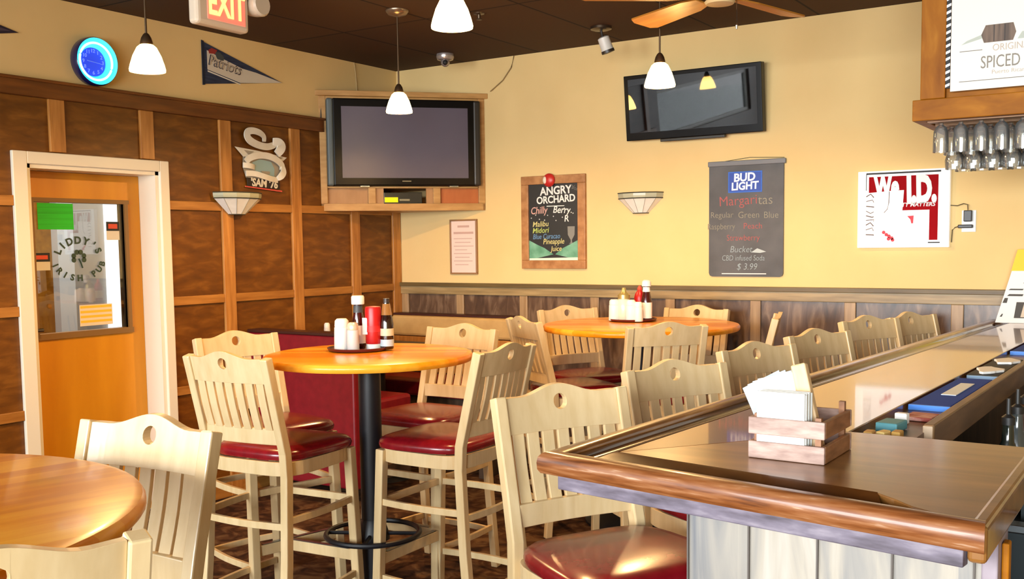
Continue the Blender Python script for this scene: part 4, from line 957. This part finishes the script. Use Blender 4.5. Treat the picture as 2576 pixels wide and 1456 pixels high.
ribbon([(610, 370), (600, 270), (520, 205), (400, 180), (310, 210), (290, 290), (340, 380), (480, 450), (640, 470), (760, 430), (850, 380)], [.012, .016, .019, .020, .022, .024, .024, .022, .021, .020, .014], -.012, 'ribbon')
ribbon([(760, 350), (850, 370), (890, 440), (860, 530), (820, 600)], [.022, .030, .034, .030, .024], -.018, 'ribbon')
ribbon([(270, 800), (330, 720), (480, 660), (650, 660), (800, 720), (900, 810), (920, 900)], .020, -.016, 'ribbon')
ribbon([(920, 820), (915, 950), (870, 1040), (820, 1100)], [.012, .022, .022, .014], -.020, 'ribbon')
ribbon([(230, 870), (330, 880), (430, 900)], .016, -.010, 'ribbon')
ribbon([(270, 1030), (420, 1030), (560, 1070), (700, 1110), (840, 1130)], .017, -.012, 'ribbon')
plate([(540, 960), (700, 960), (700, 1020), (600, 1040)], -.010, TSH, 'center_block')
plate([(285, 1105), (880, 1155), (880, 1310), (300, 1285)], -.010, mat('sign_black', (40, 28, 22), .5), 'name_band')
plate([(250, 1275), (915, 1335), (915, 1365), (250, 1300)], -.012, mat('sign_coral', (214, 84, 72), .5), 'red_line')
lettering('name_lettering', [("'SAM '76", .066, S_(590, 1215)[0], S_(590, 1215)[1], -.04, .95, .1, .03)], mat('sign_letter_cream', (226, 214, 190), .5), t, loc=(0, -.0155, 0))

# ================================================================== CEILING THINGS
def pend_mat():
    m = bpy.data.materials.new('glowing_shade_glass'); m.use_nodes = True; nt = m.node_tree
    b = nt.nodes['Principled BSDF']; b.inputs['Base Color'].default_value = (*s2l((250, 226, 180)), 1); b.inputs['Roughness'].default_value = .3
    tc = nt.nodes.new('ShaderNodeTexCoord'); sp = nt.nodes.new('ShaderNodeSeparateXYZ'); nt.links.new(tc.outputs['Object'], sp.inputs[0])
    mr = nt.nodes.new('ShaderNodeMapRange'); mr.inputs['From Min'].default_value = -.065; mr.inputs['From Max'].default_value = .06
    nt.links.new(sp.outputs['Z'], mr.inputs['Value'])
    r = ramp_node(nt, [(0, (255, 190, 84)), (.12, (255, 214, 132)), (.6, (255, 214, 136)), (1, (255, 186, 80))]); nt.links.new(mr.outputs[0], r.inputs[0])
    nt.links.new(r.outputs[0], b.inputs['Emission Color']); b.inputs['Emission Strength'].default_value = 22
    return m
SHADE = pend_mat()
WARM = (1.0, .60, .25)
def pendant(x, y, z, label):
    t = thing('pendant_light', label, 'pendant lamp', (x, y, z), group=None)
    bm = new(); lathe(bm, [(.024, .052), (.038, .040), (.055, .006), (.066, -.028), (.071, -.048), (.070, -.056), (.066, -.054), (.062, -.028), (.051, .006), (.034, .038), (.020, .048)], 32, cap=False); obj('lamp_shade', bm, SHADE, t, smooth=True)
    bm = new(); lathe(bm, [(.026, .048), (.025, .060), (.020, .078), (.012, .092), (.006, .097)], 20); obj('socket_cap', bm, BRONZE, t, smooth=True)
    bm = new(); tube(bm, [(0, 0, .094), (0, 0, HC-z-.02)], .0045, 8); obj('rod', bm, BRONZE, t)
    bm = new(); lathe(bm, [(.010, HC-z-.035), (.05, HC-z-.022), (.062, HC-z-.006), (.062, HC-z-.0005)], 24); obj('canopy', bm, mat('canopy_nickel', (150, 130, 108), .3, metal=.8), t, smooth=True)
    bm = new(); bmesh.ops.create_uvsphere(bm, u_segments=12, v_segments=8, radius=.020, matrix=Matrix.Translation((0, 0, .008))); obj('bulb', bm, emis('warm_bulb', (255, 226, 160), 14), t, smooth=True)
    l = bpy.data.lights.new('pendant_glow', 'POINT'); l.energy = 46; l.color = WARM; l.shadow_soft_size = .02
    lo = bpy.data.objects.new('pendant_glow', l); C.objects.link(lo); lo.parent = t; lo.location = (0, 0, -.034)
pendant(1.239, -3.094, 2.27, 'glowing bell pendant lamp near the blue neon clock')
pendant(2.675, -2.969, 2.285, 'glowing bell pendant lamp at the top edge of the picture, the largest of four')
pendant(1.224, -1.477, 2.27, 'glowing bell pendant lamp in front of the corner television')
pendant(2.739, -1.444, 2.27, 'glowing bell pendant lamp in front of the tilted wall television')

# exit sign
t = thing('exit_sign', 'white ceiling exit sign with glowing red EXIT letters and two lamp heads', 'exit sign', (.968, -2.471, 2.62), PI/2+.02)
bm = new(); bx(bm, -.165, .155, -.035, .03, -.10, .10); obj('sign_housing', bm, mat('exit_housing', (216, 204, 188), .4), t, bevel=.02, seg=3)
bm = new(); bx(bm, -.055, .105, .0, .0, 0, 0) if False else None
bm.free()
bm = new(); bx(bm, -.105, .125, -.0375, -.034, -.072, .085); obj('lens_panel', bm, mat('exit_lens', (250, 150, 140), .4, emit=(255, 84, 64), es=1.0), t, bevel=.004)
obj('exit_lettering', text_bm([('EXIT', .165, .010, .002, 0, .66, 0, .02)]), emis('exit_glow', (255, 190, 96), 2.6), t, loc=(0, -.0395, 0))
bm = new(); bx(bm, -.08, .08, -.02, .02, .10, HC-2.62-.0005); obj('mounting_plate', bm, mat('exit_housing', (216, 204, 188), .4), t)
for s, zz in ((-1, .055), (1, .045)):
    bm = new(); lathe(bm, [(.02, -.02), (.044, -.01), (.054, .03), (.056, .07), (.048, .08)], 20)
    for v in bm.verts: v.co = Vector((v.co.x, -v.co.z, v.co.y))
    h_ = obj('lamp_head', bm, mat('exit_lamp_head', (206, 196, 178), .35), t, smooth=True, loc=(s*.215-.005, .01, zz))
    bm = new(); tube(bm, [(0, 0, 0), (-s*.06, 0.01, -.01)], .014, 8); obj('lamp_arm', bm, mat('exit_lamp_head', (206, 196, 178), .35), h_, smooth=True)
# dome camera
t = thing('security_camera', 'small silver dome security camera on the ceiling in the corner', 'camera', (.683, -.323, HC))
bm = new(); lathe(bm, [(.058, -.0005), (.060, -.02), (.052, -.038), (.03, -.045), (0, -.046)], 24); obj('camera_base', bm, mat('silver_plastic', (170, 160, 158), .25, metal=.6), t, smooth=True)
bm = new(); bmesh.ops.create_uvsphere(bm, u_segments=16, v_segments=10, radius=.030, matrix=Matrix.Translation((.006, -.008, -.055))); ey = obj('camera_eyeball', bm, mat('silver_plastic', (170, 160, 158), .25, metal=.6), t, smooth=True)
bm = new(); bmesh.ops.create_uvsphere(bm, u_segments=12, v_segments=8, radius=.017, matrix=Matrix.Translation((.020, -.027, -.060))); obj('camera_lens', bm, INK, ey, smooth=True)
# spotlight
t = thing('ceiling_spotlight', 'white cylindrical spotlight hanging from a dark ceiling canopy', 'spotlight', (1.912, -.453, HC))
bm = new(); lathe(bm, [(.062, -.0005), (.062, -.014), (.045, -.02), (0, -.021)], 24); obj('canopy', bm, mat('spot_bronze', (92, 76, 60), .3, metal=.8), t, smooth=True)
bm = new(); tube(bm, [(0, 0, -.02), (.01, 0, -.065)], .008, 8); obj('stem', bm, mat('spot_dark', (44, 36, 30), .4), t)
bm = new(); lathe(bm, [(.022, 0), (.034, -.006), (.036, -.075), (.038, -.082)], 20); hd = obj('spot_head', bm, mat('spot_white', (216, 212, 204), .4), t, smooth=True, loc=(.012, 0, -.058), rot=(.25, -.25, 0))
bm = new(); lathe(bm, [(.039, -.080), (.039, -.096), (.03, -.097), (0, -.09)], 20); obj('spot_rim', bm, mat('spot_dark', (44, 36, 30), .4), hd, smooth=True)
# sprinkler
t = thing('sprinkler_head', 'small metal fire sprinkler on the dark ceiling behind the top pendant', 'sprinkler', (1.541, -1.166, HC))
bm = new(); lathe(bm, [(.032, -.0005), (.03, -.006), (.01, -.010), (.008, -.03), (0, -.031)], 16); obj('sprinkler_body', bm, mat('spot_bronze', (92, 76, 60), .3, metal=.8), t, smooth=True)
bm = new(); lathe(bm, [(.016, -.034), (.016, -.037), (0, -.038)], 16); obj('deflector', bm, mat('spot_bronze', (92, 76, 60), .3, metal=.8), t)
# ceiling fan
t = thing('ceiling_fan', 'ceiling fan with honey wood blades at the top of the picture', 'ceiling fan', (3.18, -1.83, 2.475))
bm = new(); lathe(bm, [(.03, HC-2.5-.0005), (.055, .22), (.012, .205), (.012, .13)], 20); obj('downrod', bm, BRONZE, t, smooth=True)
bm = new(); lathe(bm, [(.03, .14), (.09, .12), (.10, .06), (.08, .015), (.05, .0)], 28); obj('motor', bm, BRONZE, t, smooth=True)
bm = new(); lathe(bm, [(.05, .002), (.062, -.012), (.055, -.022), (0, -.028)], 24); obj('switch_cup', bm, mat('fan_cream', (226, 196, 140), .35), t, smooth=True)
bm = new(); tube(bm, [(.06, .03, .01), (.06, .03, -.10)], .0018, 5); pc = obj('pull_chain', bm, CHROME, t)
bm = new(); lathe(bm, [(0, -.10), (.006, -.108), (.004, -.122), (0, -.125)], 10, c=(.06, .03, 0)); obj('chain_bob', bm, CHROME, pc, smooth=True)
FB = noisy('fan_blade_wood', [(.25, (176, 110, 34)), (.75, (214, 146, 60))], scale=(1, 10, 10), nscale=3, rough=.35)
for k in range(5):
    a = math.radians(77-72*k)-.0
    bm = new(); prism(bm, [(.12, -.035), (.20, -.055), (.54, -.068), (.575, -.05), (.585, .03), (.56, .06), (.20, .05), (.12, .03)], lambda u, v, d: (u, v, d+v*.21), 0, .007)
    bl = obj('blade', bm, FB, t, rot=(0, 0, a), loc=(0, 0, .01))
    bm = new(); bx(bm, .07, .17, -.015, .015, .008, .014); obj('blade_arm', bm, BRONZE, bl)

# ================================================================== GLASS RACK OVER THE BAR
t = thing('glass_rack', 'honey wood hanging rack above the bar with slotted underside for stemware', 'rack', (0, 0, 0))
bm = new(); bx(bm, 3.857, 5.4, -1.50, -1.455, 1.966, 2.048); obj('front_beam', bm, GOLDW, t, bevel=.003)
bm = new(); bx(bm, 3.857, 3.90, -1.454, -.72, 1.966, 2.048); obj('side_beam', bm, GOLDW, t, bevel=.003)
bm = new(); bx(bm, 3.901, 5.4, -.76, -.72, 1.966, 2.048); obj('rear_beam', bm, GOLDW, t, bevel=.003)
bm = new(); bx(bm, 3.885, 3.977, -1.498, -1.44, 2.0485, HC-.001); obj('post', bm, noisy('honey_post', [(.25, (128, 70, 6)), (.55, (158, 94, 16)), (.8, (184, 120, 34))], scale=(6, 6, 1.6), nscale=3, detail=5, distort=.5, rough=.5, spec=.15), t, bevel=.003)
bm = new(); bx(bm, 3.90, 3.95, -.77, -.72, 2.0485, HC-.001); obj('post', bm, GOLDW, t, bevel=.003)
bm = new(); bx(bm, 3.977, 5.4, -1.47, -1.45, 2.0485, HC-.001); obj('fascia_panel', bm, GOLDW, t)
for k in range(5):
    yy = -1.452+.165*k
    bm = new(); bx(bm, 3.905, 5.4, yy, yy+.05, 1.962, 1.974); bx(bm, 3.905, 5.4, yy+.015, yy+.035, 1.974, 2.0); obj('hanging_slat', bm, noisy('slat_wood', [(.3, (120, 76, 34)), (.7, (168, 116, 62))], scale=(1, 9, 9), nscale=3, rough=.45), t)
bm = new(); bx(bm, 3.905, 5.4, -1.452, -.762, 2.03, 2.045); obj('rack_roof', bm, DARKW, t)
GL = glass_mat('clear_stemware_glass', (.975, .985, .975), .11, .03, .07)
def goblet(tall):
    bm = new()
    if tall: prof = [(0, 0), (.030, 0), (.031, -.003), (.010, -.008), (.008, -.018), (.022, -.030), (.028, -.045), (.030, -.09), (.030, -.128), (.0275, -.128), (.0275, -.09), (.0255, -.046), (.018, -.034), (0, -.032)]
    else: prof = [(0, 0), (.036, 0), (.037, -.003), (.006, -.008), (.005, -.07), (.012, -.085), (.034, -.110), (.041, -.140), (.038, -.178), (.036, -.178), (.039, -.140), (.032, -.112), (.010, -.088), (0, -.086)]
    lathe(bm, prof, 20, cap=False); o = obj('stemmed_glass', bm, GL, smooth=True); return o
protoT, protoG = goblet(True), goblet(False); first = {0: True, 1: True}
rows = [(-1.385, 0), (-1.22, 0), (-1.055, 1), (-.89, 1)]
rown = ['front row', 'second row', 'third row', 'rear row']
ordn = ['first', 'second', 'third', 'fourth', 'fifth', 'sixth']
for ri, (yy, kind) in enumerate(rows):
    for k in range(6):
        src = (protoT, protoG)[kind]
        if first[kind]: o = src; first[kind] = False
        else: o = src.copy(); C.objects.link(o)
        o.location = (3.945+.074*k+.012*(ri % 2), yy, 1.9745); o.rotation_euler = (0, 0, random.random()*6)
        tag(o, '%s in the %s of the bar rack, %s from the left' % (('small stemmed glass', 'wide-bowled wine glass')[kind], rown[ri], ordn[k]), 'glass', 'glasses hanging from the bar rack')
# poster on the fascia (figure left out, barrel and wording kept)
t = thing('rum_poster', 'white rum poster hanging on the rack fascia above the bar glasses', 'poster', (4.225, -1.512, 2.44))
bm = new(); bx(bm, -.227, .24, -.004, .012, -.372, .30); obj('poster_board', bm, mat('poster_white', (240, 232, 216), .5), t, bevel=.001)
lettering('poster_lettering', [('SPICED RUM', .066, .0, -.275, .0, .66, 0, -.002)], mat('poster_grey_ink', (138, 128, 116), .6), t, loc=(0, -.0052, 0))
lettering('poster_faint_lettering', [('ORIGINAL', .036, -.01, -.222, .0, .85, 0, -.006), ('Puerto Rican Rum', .022, .0, -.312, 0, 1, 0, -.01)], mat('poster_faint_ink', (196, 176, 160), .6), t, loc=(0, -.0052, 0))
bm = new(); bx(bm, -.195, -.115, -.0045, -.0052, -.226, -.2235); bx(bm, .095, .175, -.0045, -.0052, -.226, -.2235); bx(bm, -.195, .20, -.0045, -.0052, -.340, -.3375); obj('poster_rule', bm, mat('poster_rule_ink', (120, 110, 100), .6), t)
bm = new(); prism(bm, [(-.110, -.200), (-.010, -.200), (.0, -.170), (-.010, -.135), (-.105, -.135), (-.120, -.170)], lambda u, v, d: (u, d, v), -.0045, -.0055); brl = obj('printed_barrel', bm, noisy('barrel_print', [(.4, (84, 66, 54)), (.6, (120, 96, 78))], scale=(14, 1, 1), nscale=4, rough=.6), t)
for q in (-.077, -.040):
    bm = new(); bx(bm, q, q+.003, -.0056, -.006, -.198, -.137); obj('barrel_band', bm, mat('barrel_band_ink', (50, 40, 34), .6), brl)
bm = new(); prism(bm, [(-.19, -.200), (-.115, -.182), (-.115, -.167), (-.17, -.186)], lambda u, v, d: (u, d, v), -.0045, -.0052); obj('printed_ground', bm, mat('poster_ground', (186, 190, 176), .6), t); bm = new(); prism(bm, [(.005, -.197), (.15, -.200), (.15, -.160), (.02, -.172)], lambda u, v, d: (u, d, v), -.0045, -.0052); obj('printed_ground', bm, mat('poster_ground', (186, 190, 176), .6), t)
# black and white garland beside the poster
t = thing('garland', 'black and white twisted paper garland hanging beside the rum poster', 'garland', (3.982, -1.490, 2.085))
bm = new(); bx(bm, -.010, .010, -.003, .003, 0, .66); obj('garland_strip', bm, INK, t)
bm = new()
for k in range(26):
    z = k*.0254; prism(bm, [(-.011, z), (.011, z+.010), (.011, z+.020), (-.011, z+.011)], lambda u, v, d: (u, d, v), -.0035, -.006)
obj('garland_points', bm, WHITEP, t)
